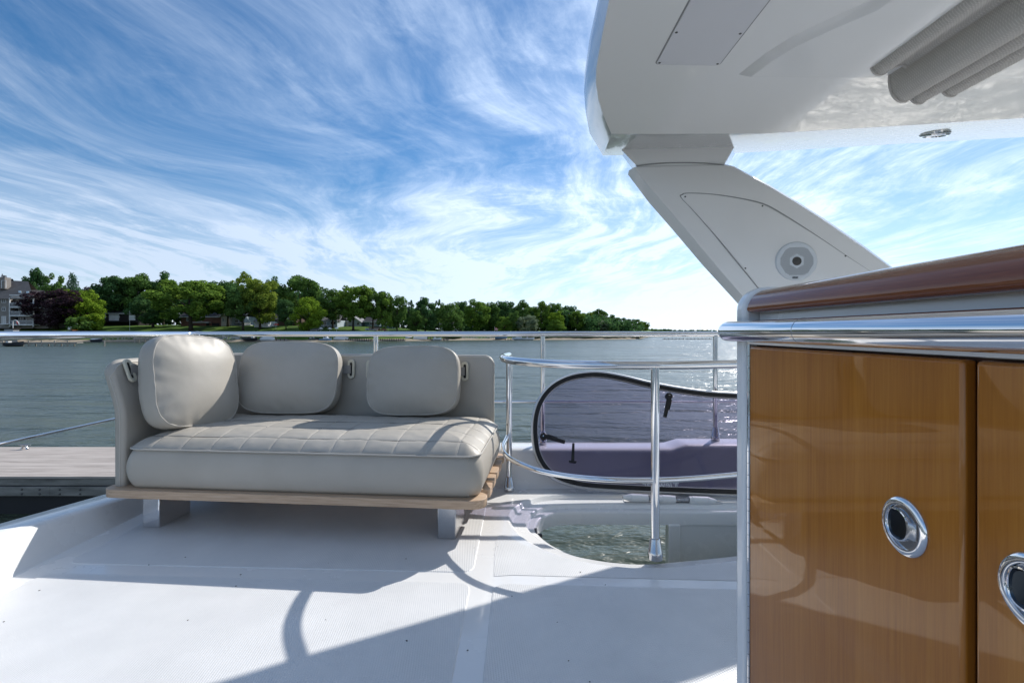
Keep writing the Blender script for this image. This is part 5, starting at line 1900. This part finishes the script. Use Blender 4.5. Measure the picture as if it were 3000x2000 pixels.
# curved white davit with red and white cloth by the apartment block
dv = thing('curved_davit', 'curved white pole hung with red and white cloth in front of the apartment block', 'pole', tuple(P(38, 972, 160)))
arc = [P(38, 972, 160), P(38, 950, 160), P(38.5, 941, 160), P(42, 938, 160), (P(47, 938.4, 160)), P(52, 942, 160), P(56, 949, 160)]
MB().tube(crom(arc, 5), 0.11, 8).build('pole', pole_m, dv)
MB().rings([[P(48, 940, 159.9), P(50.5, 951, 159.9)], [P(51, 942, 160.2), P(54, 952.5, 160.2)]], closed=False).build('red_cloth', red_m, dv, smooth=False)
MB().rings([[P(51, 942, 160.2), P(54, 952.5, 160.2)], [P(55, 948, 160), P(58, 952, 160)]], closed=False).build('white_cloth', white_c, dv, smooth=False)


def parasol(label, u, v0, v1, w, Y, m_):
    a, b_ = P(u, v1, Y), P(u, v0, Y)
    o = thing('parasol', label, 'parasol', tuple(a), 0, 'garden parasols')
    MB().cyl(a, b_, 0.035, seg=6).build('mast', pole_m, o)
    MB().lathe([(w, -0.5), (w * 0.6, -0.18), (0.05, 0.05), (0, 0.06)], Matrix.Translation(b_), 8).build('canopy', m_, o, smooth=False)


parasol('faded red parasol in front of the very dark brown house', 808, 948, 967, 1.1, 178, red_m)
parasol('white parasol at the foot of the lime green tree', 940, 959, 974, 0.85, 172, white_c)
parasol('white parasol in front of the pale blue house veranda', 966, 959.5, 976, 0.8, 174, white_c)
parasol('white parasol in front of the small front gable', 986, 958.5, 976, 0.8, 175, white_c)

js = thing('ride_on_mower', 'white and orange ride on mower on the lawn at the foot of the purple maple', 'mower', tuple(P(208, 973, 168)))
orange_m = mat('orange_paint', (0.65, 0.20, 0.03), 0.4)
wbox(210, 222, 965, 970.5, 168, 1.0).build('hood', orange_m, js, smooth=True, bevel=0.2)
wbox(198, 206, 957.5, 966, 168, 0.9).build('seat', H['white'], js, smooth=True, bevel=0.15)
wbox(194, 224, 969, 971.5, 167.9, 1.1).build('chassis', H['dark'], js, smooth=False)
for u in (197, 218):
    for yy in (167.7, 169.0):
        c_ = P(u, 972, yy)
        MB().cyl(c_, c_ + Vector((0, 0.22, 0)), 0.36, seg=12).build('wheel', black, js)
sg = thing('storage_bin', 'grey storage bin with dark lid on the shore below the apartment block', 'bin', tuple(P(24, 975, 158)))
wbox(12, 38, 964, 976, 158, 2).build('body', hmat('grey_bin', (0.35, 0.36, 0.37)), sg, smooth=False)
wbox(-4, 40, 961, 964, 157.9, 2.3).build('lid', H['dark'], sg, smooth=False)

# ------------------------------------------------------------------ docks and boats across the water
dwood = hmat('dark_dock_timber', (0.10, 0.085, 0.07))
gwood = hmat('pale_dock_timber', (0.34, 0.31, 0.27))


def far_dock(label, u0, u1, v_deck, Y, posts, m_=None, rise=0.0, dep=1.6, rail=False):
    m_ = m_ or dwood
    c = P((u0 + u1) / 2, v_deck, Y)
    o = thing('dock', label, 'dock', (c.x, Y, WZ), 0, 'docks along the far shore')
    a, b_ = P(u0, v_deck, Y), P(u1, v_deck, Y)
    MB().box(a.x, b_.x, Y, Y + dep, a.z - 0.22, a.z).build('deck', m_, o, smooth=False)
    MB().box(a.x, b_.x, Y - 0.05, Y - 0.004, a.z - 0.42, a.z - 0.05).build('edge_beam', gwood, o, smooth=False)
    for k in range(posts):
        x = a.x + (b_.x - a.x) * (k + 0.3) / posts
        MB().cyl((x, Y - 0.12, WZ - 0.6), (x, Y - 0.12, a.z + rise), 0.14, seg=7).build('post', m_, o)
        MB().cyl((x, Y + dep, WZ - 0.6), (x, Y + dep, a.z - 0.1), 0.13, seg=7).build('post', m_, o)
    if rail:
        MB().box(a.x, b_.x, Y - 0.15, Y - 0.05, a.z + rise - 0.1, a.z + rise).build('hand_rail', gwood, o, smooth=False)
    return o


far_dock('pale jetty nearest the left edge in front of the apartment block', -40, 226, 1002, 112, 7, gwood, 0.35)
far_dock('silver grey dock beside the lawn left of the big cushion', 390, 480, 990, 150, 5, gwood, 0.3)
far_dock('dark dock with boat lifts between the first two cushions', 712, 842, 993, 163, 11, dwood, 1.3, 1.6, True)
far_dock('long low dark dock left of the short railing post', 1012, 1092, 994.5, 170, 12, dwood, 0.4, 2.0)
far_dock('long low dark dock right of the short railing post', 1106, 1186, 994.5, 174, 12, dwood, 0.4, 2.0)
far_dock('dock with tall pilings above the right cushion', 1184, 1316, 992.5, 184, 14, dwood, 1.3, 2.0)
far_dock('short dock beside the white cabin cruiser', 1478, 1502, 995, 198, 3, dwood, 0.4)
far_dock('distant low pier on the open water near the cabinet', 1944, 2086, 992.5, 214, 13, dwood, 0.35)
pl_ = thing('mooring_post', 'single weathered mooring post standing in the water left of the sofa', 'post', tuple(P(306, 1014, 112)))
MB().cyl(P(306, 1016, 112), P(306, 996, 112), 0.13, 0.12, 10).build('pile', gwood, pl_)
MB().lathe([(0.14, 0), (0.14, 0.06), (0, 0.10)], Matrix.Translation(P(306, 996, 112)), 10).build('cap', dwood, pl_)

hull_w = mat('white_boat_hull', (0.75, 0.76, 0.77), 0.25)
hull_b = mat('blue_boat_hull', (0.20, 0.30, 0.42), 0.3)
hull_d = mat('dark_boat_hull', (0.03, 0.035, 0.045), 0.3)
tarp_b = mat('blue_tarpaulin', (0.02, 0.06, 0.22), 0.6)
tarp_w = mat('white_boat_cover', (0.66, 0.66, 0.64), 0.7)


def boat(label, u0, u1, v_water, Y, hm_, style='open', flip=1, lift=0.0):
    x0, x1 = P(u0, v_water, Y).x, P(u1, v_water, Y).x
    Lh = x1 - x0
    cx_ = (x0 + x1) / 2
    o = thing('motor_boat', label, 'boat', (cx_, Y, WZ + lift), 0, 'boats moored along the far shore')
    zb = WZ + lift
    secs = []
    for f, bw, sh_, dr in ((0.0, 0.9, 0.95, 0.2), (0.25, 1.0, 0.95, 0.25), (0.55, 0.98, 1.0, 0.2), (0.8, 0.68, 1.12, 0.05), (0.94, 0.30, 1.22, -0.3), (1.0, 0.03, 1.28, -0.8)):
        x = cx_ + flip * (f - 0.5) * Lh
        hw_ = bw * 1.1
        secs.append([Vector((x, Y + 1.1 - hw_, zb + sh_ * 0.9)), Vector((x, Y + 1.1 - hw_ * 0.85, zb + 0.25)), Vector((x, Y + 1.1, zb - dr)), Vector((x, Y + 1.1 + hw_ * 0.85, zb + 0.25)), Vector((x, Y + 1.1 + hw_, zb + sh_ * 0.9))])
    MB().rings(secs, True, True, True).build('hull', hm_, o, angle=30)
    fx = lambda f: cx_ + flip * (f - 0.5) * Lh
    if style == 'cruiser':
        secs = []
        for f, w_, h_ in ((0.30, 0.8, 0.0), (0.34, 0.75, 1.25), (0.55, 0.72, 1.2), (0.66, 0.62, 0.35), (0.80, 0.4, 0.1)):
            secs.append([Vector((fx(f), Y + 1.1 - w_, zb + 0.88)), Vector((fx(f), Y + 1.1 - w_ * 0.85, zb + 0.9 + h_)), Vector((fx(f), Y + 1.1 + w_ * 0.85, zb + 0.9 + h_)), Vector((fx(f), Y + 1.1 + w_, zb + 0.88))])
        MB().rings(secs, True, True, True).build('cabin', hull_w, o, smooth=False)
        MB().add([(fx(0.36), Y + 1.1 - 0.80, zb + 1.25), (fx(0.53), Y + 1.1 - 0.78, zb + 1.25), (fx(0.53), Y + 1.1 - 0.70, zb + 1.9), (fx(0.36), Y + 1.1 - 0.72, zb + 1.9)], [(0, 1, 2, 3)]).build('cabin_window', pane_m, o, smooth=False)
        MB().box(min(fx(0.02), fx(0.98)), max(fx(0.02), fx(0.9)), Y - 0.01, Y + 0.03, zb + 0.55, zb + 0.68).build('stripe', hull_b, o, smooth=False)
    elif style == 'open':
        MB().add([(fx(0.50), Y + 0.4, zb + 0.9), (fx(0.50), Y + 1.8, zb + 0.9), (fx(0.43), Y + 1.7, zb + 1.45), (fx(0.43), Y + 0.5, zb + 1.45)], [(0, 1, 2, 3)]).build('windscreen', pane_m, o, smooth=False)
        MB().box(min(fx(0.12), fx(0.28)), max(fx(0.12), fx(0.28)), Y + 0.4, Y + 1.8, zb + 0.8, zb + 1.15).build('seat', hull_w, o, smooth=False)
        MB().box(min(fx(-0.04), fx(0.02)), max(fx(-0.04), fx(0.02)), Y + 0.95, Y + 1.25, zb + 0.1, zb + 1.2).build('outboard_motor', black, o, smooth=False)
    else:
        secs = []
        for f, w_, h_ in ((0.02, 1.0, 0.05), (0.2, 1.05, 0.45), (0.5, 1.05, 0.75), (0.75, 0.75, 0.35), (0.97, 0.15, 0.2)):
            secs.append([Vector((fx(f), Y + 1.1 - w_ * 1.1, zb + 0.80)), Vector((fx(f), Y + 1.1 - w_ * 0.5, zb + 0.98 + h_ * 0.8)), Vector((fx(f), Y + 1.1, zb + 1.0 + h_)), Vector((fx(f), Y + 1.1 + w_ * 0.5, zb + 0.98 + h_ * 0.8)), Vector((fx(f), Y + 1.1 + w_ * 1.1, zb + 0.80))])
        MB().rings(secs, True, True, True).build('cover', tarp_b if style == 'bluetarp' else tarp_w, o, angle=60)
    return o


boat('small dark motor boat tied to the pale jetty at the left edge', 5, 55, 1013, 110, hull_d, 'open', 1)
boat('dark blue boat hidden low beyond the single mooring post', 262, 292, 999, 158, hull_d, 'tarp', 1)
boat('dark motor boat on the dock between the first two cushions', 702, 745, 1000, 161, hull_d, 'open', -1, 0.5)
boat('white sheeted boat under the lifts behind the middle cushion', 760, 800, 1000, 161, hull_w, 'tarp', 1, 0.3)
boat('white boat low on the water right of the boat lifts', 858, 905, 997, 170, hull_w, 'open', 1)
boat('dark motor boat left of the pale blue boat', 902, 930, 1000, 166, hull_d, 'open', 1, 0.2)
boat('pale blue motor boat in front of the middle of the shore', 935, 968, 1001, 166, hull_b, 'cruiser', 1, 0.1)
boat('boat under a white cover left of the long low docks', 975, 1018, 1000, 170, hull_w, 'tarp', 1, 0.2)
boat('dark boat with canopy among the tall pilings', 1186, 1206, 999, 182, hull_d, 'tarp', 1, 0.2)
boat('white sheeted boat among the tall pilings', 1210, 1250, 999, 182, hull_w, 'tarp', 1, 0.3)
boat('white motor boat at the right end of the tall pilings', 1268, 1292, 999, 182, hull_w, 'open', 1, 0.1)
boat('boat under a bright blue tarpaulin left of the white cabin cruiser', 1450, 1486, 997, 196, hull_b, 'bluetarp', 1, 0.4)
boat('white cabin cruiser moored in front of the silvery willow', 1500, 1541, 999, 194, hull_w, 'cruiser', -1)
boat('small white and red motor boat right behind the cabin cruiser', 1540, 1566, 998, 197, hull_w, 'open', 1)
mast = thing('sailing_boat', 'tiny sailing boat mast standing far off on the horizon', 'boat', tuple(P(2051, 974, 700)))
MB().cyl(P(2051, 974, 700), P(2051, 946, 700), 0.16, 0.08, 6).build('mast', pole_m, mast)
a = P(2051, 974, 700)
MB().rings([[a + Vector((-4, 0, 0.9)), a + Vector((-3.4, -1, -0.6)), a + Vector((-3.4, 1, -0.6))], [a + Vector((0, -1.3, 0.9)), a + Vector((0, 0, -0.8)), a + Vector((0, 1.3, 0.9))], [a + Vector((4, 0, 1.0)), a + Vector((3.6, 0, 0)), a + Vector((4, 0.1, 1.0))]], True, True, True).build('hull', hull_w, mast, smooth=False)
